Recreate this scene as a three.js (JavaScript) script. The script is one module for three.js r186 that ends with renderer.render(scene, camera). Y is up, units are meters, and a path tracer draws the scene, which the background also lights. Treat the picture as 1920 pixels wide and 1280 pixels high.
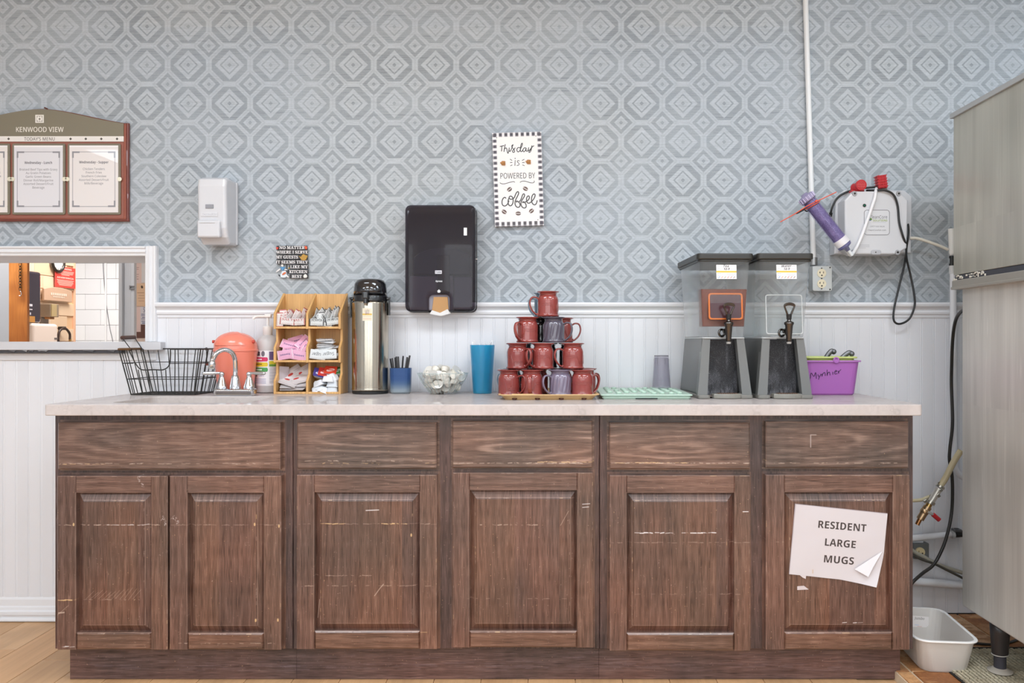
import * as THREE from 'three';
import { RoundedBoxGeometry } from 'three/addons/geometries/RoundedBoxGeometry.js';
import { mergeGeometries, toCreasedNormals } from 'three/addons/utils/BufferGeometryUtils.js';
import { RectAreaLightUniformsLib } from 'three/addons/lights/RectAreaLightUniformsLib.js';

// ---------- camera, light, exposure ----------
const scene = new THREE.Scene();
scene.background = new THREE.Color().setRGB(4.2, 4.45, 4.55);      // overcast daylight; it comes in through the dining room windows only
const EYE = 1.115, D = 3.16, F = 1482;                       // eye height, distance to the papered wall (z = 0), focal length in pixels of a 1920 frame
const camera = new THREE.PerspectiveCamera(2 * Math.atan(640 / F) * 180 / Math.PI, 1.5, 0.05, 60);
camera.position.set(0, EYE, D);
camera.lookAt(0, EYE, 0);
camera.setViewOffset(1920, 1280, -65, 0, 1920, 1280);
const renderer = new THREE.WebGLRenderer({ antialias: true });
renderer.toneMapping = THREE.LinearToneMapping;
renderer.toneMappingExposure = 0.73;
renderer.shadowMap.enabled = true;
RectAreaLightUniformsLib.init();
const ROOM = { x0: -4.6, x1: 3.4, z1: 7.4, h: 2.8 };
const TROFFERS = [];                                          // ceiling panels of the dining room: x, z
for (const x of [-3.4, -1.3, 0.85, 2.9]) for (const z of [1.85, 4.05, 6.25]) if (x > -3 || z > 2) TROFFERS.push([x, z]);
const PANEL = { w: 1.2, d: 0.6, power: 19, color: 0xdfecf7 };
const KITCHEN_PANELS = [[-5.4, -5.6, 38], [-3.3, -0.8, 42], [-3.55, -3.6, 36]];    // x, z, power

// ---------- helpers ----------
const X = (px, z = 0) => (px - 1025) * (D - z) / F, Y = (py, z = 0) => EYE - (py - 640) * (D - z) / F;
const P = (px, py, z) => new THREE.Vector3(X(px, z), Y(py, z), z);
const V = (x, y, z) => new THREE.Vector3(x, y, z);
let seed = 7;
const rnd = () => { seed = (seed + 0x6d2b79f5) | 0; let t = Math.imul(seed ^ (seed >>> 15), 1 | seed); t = (t + Math.imul(t ^ (t >>> 7), 61 | t)) ^ t; return ((t ^ (t >>> 14)) >>> 0) / 4294967296; };
const rr = (a, b) => a + (b - a) * rnd();
const used = {};
const numbered = (n) => { const k = used[n] = (used[n] ?? -1) + 1; return k ? `${n}_${String(k).padStart(3, '0')}` : n; };
function tag(o, label, category, group) { Object.assign(o.userData, { label, category }); if (group) o.userData.group = group; return o; }
function thing(name, label, category, pos = [0, 0, 0], ry = 0, group) {
  const o = new THREE.Group(); o.name = numbered(name); o.position.set(...pos); o.rotation.y = ry; scene.add(o);
  return tag(o, label, category, group);
}
function part(name, geo, mat, parent, pos, rot) {
  const m = new THREE.Mesh(geo, mat); m.name = name; if (pos) m.position.set(...pos); if (rot) m.rotation.set(...rot); parent.add(m); return m;
}
function wp(name, geo, mat, root, parent = root) { geo.translate(-root.position.x, -root.position.y, -root.position.z); return part(name, geo, mat, parent); }   // geometry given in world place
function solo(name, label, category, geo, mat, pos = [0, 0, 0], rot = [0, 0, 0], group) {
  const m = new THREE.Mesh(geo, mat); m.name = numbered(name); m.position.set(...pos); m.rotation.set(...rot); scene.add(m); return tag(m, label, category, group);
}
function sub(name, parent) { const g = new THREE.Group(); g.name = name; parent.add(g); return g; }
function struct(name, geo, mat) { const m = geo ? new THREE.Mesh(geo, mat) : new THREE.Group(); m.name = name; m.userData.kind = 'structure'; scene.add(m); return m; }
function copyOf(o, label, group) { const c = o.clone(); c.name = numbered(o.name.replace(/_\d{3}$/, '')); scene.add(c); if (label) c.userData.label = label; if (group) c.userData.group = group; return c; }

const M = (color, o = {}) => new THREE.MeshPhysicalMaterial({ color, roughness: 0.5, ...o });
const rbox = (w, h, d, r = 0.003, s = 2) => new RoundedBoxGeometry(w, h, d, s, Math.min(r, w / 2.01, h / 2.01, d / 2.01));
const at = (g, x = 0, y = 0, z = 0, rx = 0, ry = 0, rz = 0) => { if (rx) g.rotateX(rx); if (ry) g.rotateY(ry); if (rz) g.rotateZ(rz); return g.translate(x, y, z); };
const span = (x0, x1, y0, y1, z0, z1, r = 0.002) => at(rbox(x1 - x0, y1 - y0, z1 - z0, r, 1), (x0 + x1) / 2, (y0 + y1) / 2, (z0 + z1) / 2);
const box3 = (x0, x1, y0, y1, z0, z1) => at(new THREE.BoxGeometry(x1 - x0, y1 - y0, z1 - z0), (x0 + x1) / 2, (y0 + y1) / 2, (z0 + z1) / 2);
const cyl = (r1, r2, h, s = 28) => new THREE.CylinderGeometry(r1, r2, h, s);
const lathe = (pts, s = 40) => new THREE.LatheGeometry(pts.map(([x, y]) => new THREE.Vector2(x, y)), s);
const curve = (pts, closed = false, t = 0.5) => new THREE.CatmullRomCurve3(pts.map((p) => (p.isVector3 ? p : V(...p))), closed, 'catmullrom', t);
const tube = (pts, r, n = 0, rs = 8, closed = false) => new THREE.TubeGeometry(curve(pts, closed), n || pts.length * 8, r, rs, closed);
const bar = (a, b, r, s = 8) => { const d = b.clone().sub(a), g = cyl(r, r, d.length(), s); g.applyQuaternion(new THREE.Quaternion().setFromUnitVectors(V(0, 1, 0), d.clone().normalize())); return g.translate((a.x + b.x) / 2, (a.y + b.y) / 2, (a.z + b.z) / 2); };
function merge(list) { return mergeGeometries(list.map((g) => { const n = g.index ? g.toNonIndexed() : g.clone(); for (const k of Object.keys(n.attributes)) if (!['position', 'normal', 'uv'].includes(k)) n.deleteAttribute(k); n.clearGroups(); return n; })); }
const poly = (pts) => new THREE.Shape(pts.map(([x, y]) => new THREE.Vector2(x, y)));
function rrect(w, h, r, x0 = -w / 2, y0 = -h / 2) {
  const s = new THREE.Shape();
  s.moveTo(x0 + r, y0); s.lineTo(x0 + w - r, y0); s.quadraticCurveTo(x0 + w, y0, x0 + w, y0 + r); s.lineTo(x0 + w, y0 + h - r); s.quadraticCurveTo(x0 + w, y0 + h, x0 + w - r, y0 + h);
  s.lineTo(x0 + r, y0 + h); s.quadraticCurveTo(x0, y0 + h, x0, y0 + h - r); s.lineTo(x0, y0 + r); s.quadraticCurveTo(x0, y0, x0 + r, y0);
  return s;
}
const ext = (shape, depth, b = 0, seg = 2, cs = 10) => new THREE.ExtrudeGeometry(shape, b ? { depth: depth - 2 * b, bevelEnabled: true, bevelSize: b, bevelThickness: b, bevelOffset: -b, bevelSegments: seg, curveSegments: cs } : { depth, bevelEnabled: false, curveSegments: cs }).translate(0, 0, b);
// tapered box between two rounded rectangles, closed below; wall > 0 makes it a hollow tub
function tub(w0, d0, w1, d1, h, r, wall = 0, n = 8) {
  const ring = (w, d, y, rad) => { const out = []; for (const [cx, cz, a0] of [[1, 1, 0], [-1, 1, 1], [-1, -1, 2], [1, -1, 3]]) for (let i = 0; i <= n; i++) { const a = (a0 + i / n) * Math.PI / 2; out.push([cx * (w / 2 - rad) + Math.cos(a) * rad, y, cz * (d / 2 - rad) + Math.sin(a) * rad]); } return out; };
  const e = Math.min(0.006, r * 0.5), rings = [ring(w0 - 2 * e, d0 - 2 * e, 0, Math.max(r - e, 0.001)), ring(w0, d0, e, r), ring(w1, d1, h, r)];
  if (wall) rings.push(ring(w1 - 2 * wall, d1 - 2 * wall, h, Math.max(r - wall, 0.001)), ring(w0 - 2 * wall, d0 - 2 * wall, wall + e, Math.max(r - wall, 0.001)));
  const m = rings[0].length, pos = [], idx = [], uv = [];
  for (const q of rings) q.forEach((p, i) => { pos.push(...p); uv.push(i / m, p[1] / h); });
  for (let k = 0; k < rings.length - 1; k++) for (let i = 0; i < m; i++) { const a = k * m + i, b = k * m + (i + 1) % m, c = a + m, d2 = b + m; idx.push(a, c, b, b, c, d2); }
  const cap = (k, flip) => { const c = pos.length / 3, y = rings[k][0][1]; pos.push(0, y, 0); uv.push(0.5, y / h); for (let i = 0; i < m; i++) { const a = k * m + i, b = k * m + (i + 1) % m; idx.push(...(flip ? [c, b, a] : [c, a, b])); } };
  cap(0, false); cap(rings.length - 1, true);
  const g = new THREE.BufferGeometry(); g.setAttribute('position', new THREE.Float32BufferAttribute(pos, 3)); g.setAttribute('uv', new THREE.Float32BufferAttribute(uv, 2)); g.setIndex(idx);
  return toCreasedNormals(g, 0.6);
}
function uvPlane(g, x0, x1, y0, y1) { const p = g.attributes.position, u = new Float32Array(p.count * 2); for (let i = 0; i < p.count; i++) { u[2 * i] = (p.getX(i) - x0) / (x1 - x0); u[2 * i + 1] = (p.getY(i) - y0) / (y1 - y0); } g.setAttribute('uv', new THREE.BufferAttribute(u, 2)); return g; }
function uvBox(g0, ox = 0, oy = 0) {                          // uv in metres from the side each face looks to
  const g = g0.index ? g0.toNonIndexed() : g0, p = g.attributes.position, n = g.attributes.normal, u = new Float32Array(p.count * 2);
  for (let i = 0; i < p.count; i += 3) {
    let a = 0, b = 0, c = 0; for (let k = 0; k < 3; k++) { a += Math.abs(n.getX(i + k)); b += Math.abs(n.getY(i + k)); c += Math.abs(n.getZ(i + k)); }
    for (let k = i; k < i + 3; k++) { const x = p.getX(k), y = p.getY(k), z = p.getZ(k); u[2 * k] = ox + (a > b && a > c ? z : x); u[2 * k + 1] = oy + (b >= a && b >= c ? z : y); }
  }
  g.setAttribute('uv', new THREE.BufferAttribute(u, 2)); return g;
}
// ---------- textures ----------
const hash = (x, y, s) => { let h = Math.imul(x, 374761393) ^ Math.imul(y, 668265263) ^ Math.imul(s, 1274126177); h = Math.imul(h ^ (h >>> 13), 1103515245); return ((h ^ (h >>> 16)) >>> 0) / 4294967296; };
function vn(x, y, s = 0, wx = 0, wy = 0) {                    // value noise, wrapping after wx, wy cells
  const xi = Math.floor(x), yi = Math.floor(y), fx = x - xi, fy = y - yi, u = fx * fx * (3 - 2 * fx), v = fy * fy * (3 - 2 * fy);
  const m = (a, w) => (w ? ((a % w) + w) % w : a), x0 = m(xi, wx), x1 = m(xi + 1, wx), y0 = m(yi, wy), y1 = m(yi + 1, wy);
  const a = hash(x0, y0, s), b = hash(x1, y0, s), c = hash(x0, y1, s), d = hash(x1, y1, s);
  return a + (b - a) * u + (c - a) * v + (a - b - c + d) * u * v;
}
const clamp = (x, a = 0, b = 1) => Math.min(b, Math.max(a, x)), mix = (a, b, t) => a + (b - a) * t, sm = (a, b, x) => { const t = clamp((x - a) / (b - a)); return t * t * (3 - 2 * t); };
function tex(w, h, f, srgb = true) {
  const data = new Uint8Array(w * h * 4);
  for (let y = 0; y < h; y++) for (let x = 0; x < w; x++) { const c = f(x, y, w, h), o = (y * w + x) * 4; data[o] = clamp(c[0], 0, 255); data[o + 1] = clamp(c[1], 0, 255); data[o + 2] = clamp(c[2], 0, 255); data[o + 3] = 255; }
  const t = new THREE.DataTexture(data, w, h); t.wrapS = t.wrapT = THREE.RepeatWrapping; t.magFilter = THREE.LinearFilter; t.minFilter = THREE.LinearMipmapLinearFilter; t.generateMipmaps = true; if (srgb) t.colorSpace = THREE.SRGBColorSpace; t.needsUpdate = true; return t;
}
function rep(t, mx, my, ox = 0, oy = 0) { const c = t.clone(); c.repeat.set(1 / mx, 1 / my); c.offset.set(ox, oy); c.needsUpdate = true; return c; }
// a printed face: draw(ctx) works in the units of three reference points (top-left, top-right, bottom-left)
function print(w, h, tl, tr, bl, bg, draw) {
  const c = document.createElement('canvas'); c.width = w; c.height = h; const x = c.getContext('2d');
  x.fillStyle = bg; x.fillRect(0, 0, w, h);
  const a = (tr[0] - tl[0]) / w, b = (tr[1] - tl[1]) / w, p = (bl[0] - tl[0]) / h, q = (bl[1] - tl[1]) / h, det = a * q - b * p;
  const i = [q / det, -b / det, -p / det, a / det]; x.setTransform(i[0], i[1], i[2], i[3], -(i[0] * tl[0] + i[2] * tl[1]), -(i[1] * tl[0] + i[3] * tl[1]));
  draw(x);
  const t = new THREE.CanvasTexture(c); t.colorSpace = THREE.SRGBColorSpace; t.anisotropy = 8; return t;
}
const write = (x, s, px, py, size, color = '#333', font = 'sans-serif', align = 'center', rot = 0, weight = '', width = 0) => { x.save(); x.translate(px, py); x.rotate(rot); x.font = `${weight} ${size}px ${font}`; x.fillStyle = color; x.textAlign = align; x.textBaseline = 'alphabetic'; if (width) { const m = x.measureText(s).width; x.scale(width / m, 1); } x.fillText(s, 0, 0); x.restore(); };
const strokes = (x, list, color, lw) => { x.strokeStyle = color; x.lineWidth = lw; x.lineCap = x.lineJoin = 'round'; for (const s of list) x.stroke(new Path2D(s)); };
const face = (w, h, t, o = {}, d = 0.0008) => { const g = new THREE.BoxGeometry(w, h, d); return [g, M(0xffffff, { map: t, roughness: 0.6, ...o })]; };

// ---------- shared materials ----------
const white = M(0xe9e9ec, { roughness: 0.32 }), wallWhite = M(0xbcc2c9, { roughness: 0.6 }), chrome = M(0xdadce0, { metalness: 1, roughness: 0.07 }), steelDark = M(0x45423f, { metalness: 0.8, roughness: 0.42 });
const black = M(0x141417, { roughness: 0.25, clearcoat: 0.6, clearcoatRoughness: 0.1 }), rubber = M(0x1c1b1b, { roughness: 0.55 }), brass = M(0xc2a063, { metalness: 1, roughness: 0.3 }), copper = M(0xb07c50, { metalness: 1, roughness: 0.35 });
const clearPlastic = M(0xfafbfb, { transmission: 1, roughness: 0.05, ior: 1.2, specularIntensity: 0.35 });
const paper = M(0xf0eeee, { roughness: 0.7 });
// ---------- wallpaper, wood, stone, metal ----------
const PWX = 0.1648, PWY = 0.1535;                             // one repeat of the wallpaper print, metres
const paperTex = tex(2048, 2048, (px, py, w, h) => {
  const cx = px / w * 12, cy = py / h * 13, fx = (cx - Math.round(cx)) * 77, fy = (cy - Math.round(cy)) * 72, s = 1.1;
  const q = (dx, dy) => {                                     // 1 = dark ink, 0 = light ground
    const ax = Math.abs(dx), ay = Math.abs(dy), d = ax + ay, e = (a, b) => sm(b + s, b - s, d) * sm(a - s, a + s, d);
    const oct = sm(33 + s, 33 - s, ax) * sm(31 + s, 31 - s, ay) * sm(42.5 + s, 42.5 - s, d);
    let k = oct * sm(27.5 - s, 27.5 + s, d - 0.06 * Math.max(0, 6 - Math.min(ax, ay)));
    k = Math.max(k * 0.95, e(15, 18.2), e(-1, 4.2), 0.2 * e(5.5, 11));
    const ex = 38.5 - ax, ey = 36 - ay, t = Math.abs(ex) + Math.abs(ey), r = (a, b) => sm(b + s, b - s, t) * sm(a - s, a + s, t);
    k = Math.max(k, 0.95 * r(13, 21.5), r(-1, 4), 0.22 * r(5, 9));
    if (oct < 0.5 && t > 22) k = Math.max(k, 0.25 * sm(2.2, 0.8, Math.abs(d - 47.5)) , 0.2 * (ax > 33 ? sm(1.6, 0.6, Math.abs(ax - 38.5)) : 0));
    return k;
  };
  const ink = q(fx, fy), fade = 0.55 + 0.65 * vn(cx * 0.75, cy * 1.0, 3, 9, 13), st = vn(px / 46, py / 1.6, 4, 45, 1280) - 0.5, st2 = vn(px / 14, py / 2.6, 5, 146, 788) - 0.5, gr = hash(px >> 1, py >> 1, 6) - 0.5, weft = Math.max(0, vn(px / 170, py / 2.2, 8, 12, 931) - 0.72) * 2.2;
  const tone = -31 * ink * fade * (1 + 0.5 * st2) + 13 * st + 9 * st2 + 9 * gr - 26 * weft * (0.4 + ink);
  const blue = 5 * (vn(cx * 0.5, cy * 0.5, 9, 6, 7) - 0.45);
  return [180 + tone - blue, 187 + tone - blue * 0.3, 193 + tone + blue * 0.8];
});
const paperMat = M(0xffffff, { map: rep(paperTex, PWX * 12, PWY * 13, 0.115 / (PWX * 12), -2.373 / (PWY * 13)), roughness: 0.55 });

// cabinet fronts: one sheet of stain, grain and wear laid flat on the front, metres (x + 1.6) / 2.8 by y / 0.93
const FRONT_Z = 0.61, UNITS = [
  { x: [103, 545], drawers: [[108, 525, 792, 880]], doors: [[107, 314, 892, 1218, 142, 283, 924, 1186], [317.5, 527, 892, 1218, 351, 494, 924, 1187]] },
  { x: [545, 1125], drawers: [[557, 818, 792, 878.5], [848, 1111, 789, 877]], doors: [[556, 819, 890, 1217, 589, 787, 923, 1183], [849, 1112, 886, 1214, 880, 1082, 919, 1183]] },
  { x: [1125, 1712], drawers: [[1143, 1406, 792, 879], [1436, 1704, 790, 877]], doors: [[1143, 1407, 891, 1220, 1175, 1377, 924, 1187], [1436, 1706, 890, 1218, 1471, 1674, 923, 1185]] },
];
const woodTex = (() => {
  const W = 2048, H = 680, c = document.createElement('canvas'); c.width = W; c.height = H; const x = c.getContext('2d');
  const ux = (px) => (X(px, FRONT_Z) + 1.6) / 2.8 * W, uy = (py) => (1 - Y(py, FRONT_Z) / 0.93) * H;
  const map = new Uint8Array(W * H), regs = [{ dir: 1, s: 1, t: [78, 60, 59] }];
  const fill = (a, b, p, q, dir, t, s) => { regs.push({ dir, s: s ?? regs.length * 7, t }); for (let j = Math.max(0, Math.round(uy(p))); j < Math.min(H, uy(q)); j++) for (let i = Math.max(0, Math.round(ux(a))); i < Math.min(W, ux(b)); i++) map[j * W + i] = regs.length - 1; };
  fill(60, 1760, 1221, 1290, 0, [92, 72, 70]);
  for (const u of UNITS) {
    for (const d of u.drawers) { fill(d[0] - 4, d[1] + 4, d[2] - 4, d[3] + 4, 0, [104, 82, 72]); Object.assign(regs[regs.length - 1], { b0: ux(d[0] + (d[1] - d[0]) * [0.2, 0.35, 0.85, 0.62, 0.45][regs.length % 5]), a0: (uy(d[2]) + uy(d[3])) / 2 + [-14, 10, -6, -20, 6][regs.length % 5], k: 8, chalk: UNITS.indexOf(u) + u.drawers.indexOf(d) > 0 ? 1.1 : 0.4 }); }
    for (const d of u.doors) {
      fill(d[0] - 4, d[4], d[2] - 4, d[3] + 4, 1, [103, 77, 68]); fill(d[5], d[1] + 4, d[2] - 4, d[3] + 4, 1, [105, 79, 68]);
      fill(d[4], d[5], d[2] - 4, d[6], 0, [106, 80, 70]); fill(d[4], d[5], d[7], d[3] + 4, 0, [109, 82, 69]);
      const w = (d[5] - d[4]) / 2.4; for (let k = 0; k < 3; k++) fill(d[4] + k * w, Math.min(d[5], d[4] + (k + 1) * w), d[6], d[7], 1, [[99, 73, 63], [103, 76, 64], [96, 71, 63]][(k + u.doors.indexOf(d)) % 3]);
    }
  }
  const im = x.createImageData(W, H);
  for (let j = 0; j < H; j++) for (let i = 0; i < W; i++) {
    const r = regs[map[j * W + i]], s = r.s, a = r.dir ? i : j, b = r.dir ? j : i;         // a across the grain, b along it
    const bend = 7 * vn(a / 90, b / 420, s) + 1.6 * vn(a / 24, b / 120, s + 1), ca = a + bend;
    const wob = 5 * vn(a / 45, b / 260, s + 8) + 2.2 * vn(a / 14, b / 60, s + 2), ring = Math.sin(r.k ? Math.hypot((b - r.b0) / r.k, a - r.a0) * 0.42 + wob : ca * 0.34 + wob), fine = vn(a / 1.1, b / 24, s + 3) - 0.5, fib = vn(ca / 2.4, b / 60, s + 4) - 0.5, cloud = vn(a / 46, b / 150, s + 5) - 0.5, big = vn(i / 140, j / 120, 77) - 0.5;
    const pore = Math.max(0, vn(ca / 1.05, b / 30, s + 6) - 0.66), fleck = Math.max(0, vn(ca / 1.05, b / 18, s + 12) - 0.8), chalk = (r.chalk ?? 0.2) * Math.max(0, ring - 0.25) * Math.max(0, vn(i / 60, j / 30, 31) - 0.36) * 75, patch = vn(i / 22, j / 30, 83) - 0.5;
    const low = (j / H) * 5;
    const v = 8 * ring * (r.k ? 0.9 : 0.15 + vn(i / 50, j / 50, s + 9)) + 27 * fine + 13 * fib + 12 * cloud + 16 * big + 11 * patch - 95 * pore + 110 * fleck + chalk - 5 + 5 * (hash(i, j, 3) - 0.5), warm = 9 * big + 8 * cloud + low, o = (j * W + i) * 4;
    im.data[o] = clamp(r.t[0] + v + warm, 18, 235); im.data[o + 1] = clamp(r.t[1] + v * 0.92 - warm * 0.1, 14, 235); im.data[o + 2] = clamp(r.t[2] + v * 0.86 - warm * 0.55, 12, 235); im.data[o + 3] = 255;
  }
  x.putImageData(im, 0, 0);
  // wear: pale scratches and bare dings, where the fronts show them
  const mark = (pts, lw, col) => { x.strokeStyle = col; x.lineWidth = lw; x.lineCap = 'round'; x.beginPath(); pts.forEach(([a, b], k) => x[k ? 'lineTo' : 'moveTo'](ux(a), uy(b))); x.stroke(); };
  const dash = (a, b, y, dens, col, lw = 1.4, slope = 0) => { for (let p = a; p < b; p += rr(2, 12)) if (rnd() < dens) { const l = rr(2, 11); mark([[p, y + slope * (p - a) + rr(-0.8, 0.8)], [p + l, y + slope * (p + l - a) + rr(-0.8, 0.8)]], rr(0.5, lw), col); } };
  const pale = 'rgba(206,186,170,0.75)', bare = 'rgba(214,178,128,0.9)', dim = 'rgba(182,162,150,0.65)', bright = 'rgba(232,228,230,0.9)';
  dash(112, 520, 869, 0.6, pale); dash(108, 200, 870, 0.7, bare, 1); dash(560, 812, 864, 0.28, pale); dash(560, 812, 868, 0.2, bare); dash(850, 1108, 868, 0.9, pale, 2); dash(1000, 1108, 866, 0.8, bare, 2); dash(1146, 1402, 868, 0.85, pale, 1.8); dash(1150, 1280, 867, 0.8, bare, 1.4); dash(1460, 1690, 868, 0.4, pale);
  dash(110, 312, 984, 0.7, pale, 1.6); dash(200, 270, 984, 0.8, bright, 1.4); dash(320, 524, 984, 0.8, dim, 1.2); dash(560, 815, 982, 0.55, dim, 1.2); dash(600, 640, 982, 0.9, bare, 2); dash(715, 760, 982, 0.9, bare, 3); dash(900, 1020, 984, 0.7, pale, 1.8); dash(1190, 1340, 999, 0.95, bright, 2.6); dash(1146, 1402, 1017, 0.8, dim, 1.1); dash(1440, 1470, 1016, 0.8, dim, 1);
  dash(108, 142, 1125, 0.9, bare, 3); dash(150, 260, 1124, 0.6, dim, 1.6); dash(568, 810, 1098, 0.4, pale, 1.1); dash(560, 700, 1079, 0.4, dim); dash(850, 1110, 1122, 0.35, dim, 1); dash(1180, 1380, 1114, 0.4, dim, 1); dash(335, 520, 1206, 0.6, pale, 1.2); dash(1580, 1620, 1167, 0.9, bright, 2); dash(116, 140, 1212, 1, bright, 1.4);
  for (let k = 0; k < 12; k++) mark([[160 + k * 8, 1125 - rr(0, 4)], [176 + k * 8, 1112 - k * 0.6 - rr(0, 5)]], 1, dim);
  for (let k = 0; k < 15; k++) for (const [a, b, w, h] of [[258, 894, 12, 18], [303, 966, 9, 18], [321, 967, 18, 16]]) { const u = rr(0, 1), p = a + u * w, q = b + clamp(u + rr(-0.3, 0.3)) * h; mark([[p, q], [p + rr(-2.5, 2.5), q + rr(-3, 3)]], rr(0.5, 1.1), bright); }
  mark([[686, 957], [710, 956]], 2, bright); mark([[702, 1117], [712, 1103], [719, 1095]], 1.6, pale); mark([[1092, 945], [1106, 944]], 1.6, bright); mark([[1092, 951], [1104, 950]], 1.4, bright); mark([[1051, 985], [1066, 958]], 1, pale); mark([[1393, 959], [1403, 959]], 2, bright); mark([[594, 1160], [598, 1125]], 1.6, pale); mark([[105, 1155], [128, 1135]], 1, pale); mark([[110, 1149], [120, 1148]], 3, pale);
  mark([[1520, 838], [1520, 815], [1530, 815]], 2.4, 'rgba(176,164,160,0.8)');
  for (const [a, b] of [[138, 983], [477, 983], [523, 986], [479, 1163], [521, 1162], [771, 1003]]) { x.fillStyle = bare; x.beginPath(); x.ellipse(ux(a), uy(b), 2, 4, 0, 0, 7); x.fill(); }
  for (let k = 0; k < 1500; k++) { const a = rr(104, 1710), b = 800 + 470 * Math.pow(rnd(), 0.7); mark([[a, b], [a + rr(-1.2, 1.2), b + rr(-1.4, 1.4)]], rr(0.4, 1.1), rnd() < 0.25 ? bare : rnd() < 0.2 ? pale : dim); }
  for (const u of UNITS) for (const d of u.doors) {              // edges rubbed pale
    for (let k = 0; k < 46; k++) { const t = rnd(), e = [[d[0] + 1, mix(d[2], d[3], t), 0, rr(1, 9)], [d[1] - 1, mix(d[2], d[3], t), 0, rr(1, 9)], [mix(d[0], d[1], t), d[2] + 1, rr(1, 12), 0], [mix(d[4] + 12, d[5] - 12, t), d[6] + 15, rr(1, 9), 0], [mix(d[4], d[5], t), d[7] + 2, rr(1, 14), 0], [d[5] - 14, mix(d[6] + 14, d[7] - 12, t), 0, rr(1, 9)], [d[4] + 11, mix(d[6] + 14, d[7] - 12, t), 0, rr(1, 8)]][k % 7]; mark([[e[0], e[1]], [e[0] + e[2], e[1] + e[3]]], 0.9, rnd() < 0.25 ? bare : 'rgba(190,168,156,0.6)'); }
  }
  for (const u of UNITS) for (const d of [...u.doors, ...u.drawers]) { x.strokeStyle = 'rgba(196,176,166,0.30)'; x.lineWidth = 1.3; x.strokeRect(ux(d[0]) + 1, uy(d[2]) + 1, ux(d[1]) - ux(d[0]) - 2, uy(d[3]) - uy(d[2]) - 2); if (d.length > 4) { x.strokeStyle = 'rgba(204,184,172,0.34)'; x.strokeRect(ux(d[4] + 10.5), uy(d[6] + 14), ux(d[5] - 12) - ux(d[4] + 10.5), uy(d[7] - 14) - uy(d[6] + 14)); x.strokeRect(ux(d[4]) - 1, uy(d[6]) - 1, ux(d[5]) - ux(d[4]) + 2, uy(d[7]) - uy(d[6]) + 2); } }
  for (let k = 0; k < 260; k++) { const a = rr(135, 1685), b = 1262 + 10 * Math.pow(rnd(), 2) - 30 * Math.pow(rnd(), 3); mark([[a, b], [a + rr(8, 60), b + rr(-1, 1)]], rr(0.8, 3), 'rgba(140,130,140,0.16)'); }
  const t = new THREE.CanvasTexture(c); t.colorSpace = THREE.SRGBColorSpace; t.anisotropy = 8; return t;
})();
const woodMat = M(0xffffff, { map: woodTex, roughness: 0.36, bumpMap: woodTex, bumpScale: 0.001, clearcoat: 0.5, clearcoatRoughness: 0.25 }), woodPlain = M(0x3d2a24, { roughness: 0.55 });
const uvFront = (g) => uvPlane(g, -1.6, 1.2, 0, 0.93);

const quartzTex = tex(1024, 1024, (x, y) => { const a = vn(x / 60, y / 60, 11, 17, 17), b = vn(x / 9, y / 9, 12, 114, 114), v = 22 * Math.max(0, 1 - Math.abs(vn(x / 90 + b * 0.6, y / 90, 13, 11, 11) - 0.5) * 22) * vn(x / 50, y / 50, 14, 20, 20), n = 8 * (a - 0.5) + 7 * (b - 0.5) + 6 * (hash(x, y, 15) - 0.5); return [197 + n - 0.7 * v, 188 + n - 0.7 * v, 185 + n - 0.7 * v]; });
const quartz = M(0xffffff, { map: rep(quartzTex, 1, 1), roughness: 0.2, specularIntensity: 0, clearcoat: 0.42, clearcoatRoughness: 0.03 });
const bambooTex = tex(512, 512, (x, y) => { const s = Math.floor(x / 64), a = vn(x / 3, y / 160, 21, 171, 4) - 0.5, b = hash(s, 1, 22) - 0.5, c = vn(x / 18, y / 90, 23, 29, 6) - 0.5; const v = 22 * a + 14 * b + 12 * c - (x % 64 < 1.2 ? 14 : 0); return [214 + v, 166 + v, 105 + v * 0.8]; });
const bamboo = M(0xffffff, { map: rep(bambooTex, 0.16, 0.3), roughness: 0.42 });
const brushTex = tex(1024, 1024, (x, y) => { const a = vn(x / 1.5, y / 260, 31, 683, 4) - 0.5, b = vn(x / 22, y / 420, 32, 47, 3) - 0.5, c = vn(x / 160, y / 160, 33, 7, 7) - 0.5, d = Math.max(0, vn(x / 5, y / 150, 34, 205, 7) - 0.84) * 160 * vn(x / 90, y / 120, 35, 12, 9); const v = 10 * a + 16 * b + 22 * c + d; return [206 + v, 203 + v, 197 + v]; });
const brushed = M(0xffffff, { map: rep(brushTex, 0.9, 0.9), metalness: 0.3, roughness: 0.4 });
const plankTex = tex(1024, 1024, (x, y) => { const bend = 16 * vn(x / 120, y / 220, 41, 9, 5), a = vn((x + bend) / 4, y / 120, 42, 256, 9) - 0.5, b = vn((x + bend) / 24, y / 340, 43, 43, 3) - 0.5, c = vn(x / 130, y / 200, 44, 8, 5) - 0.5; const v = 8 * a + 12 * b + 20 * c; return [206 + v, 164 + v * 0.95, 122 + v * 0.8]; });
const plankMat = M(0xffffff, { map: rep(plankTex, 0.5, 1.3), roughness: 0.45 });
const slateTex = tex(1024, 1024, (x, y) => { const a = vn(x / 120, y / 90, 51, 9, 11), b = vn(x / 26, y / 18, 52, 39, 57), c = vn(x / 6, y / 5, 53, 171, 205) - 0.5, k = sm(0.35, 0.7, a * 0.6 + b * 0.4); return [mix(212, 170, k) + 30 * c, mix(172, 118, k) + 26 * c, mix(132, 74, k) + 20 * c]; });
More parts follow.
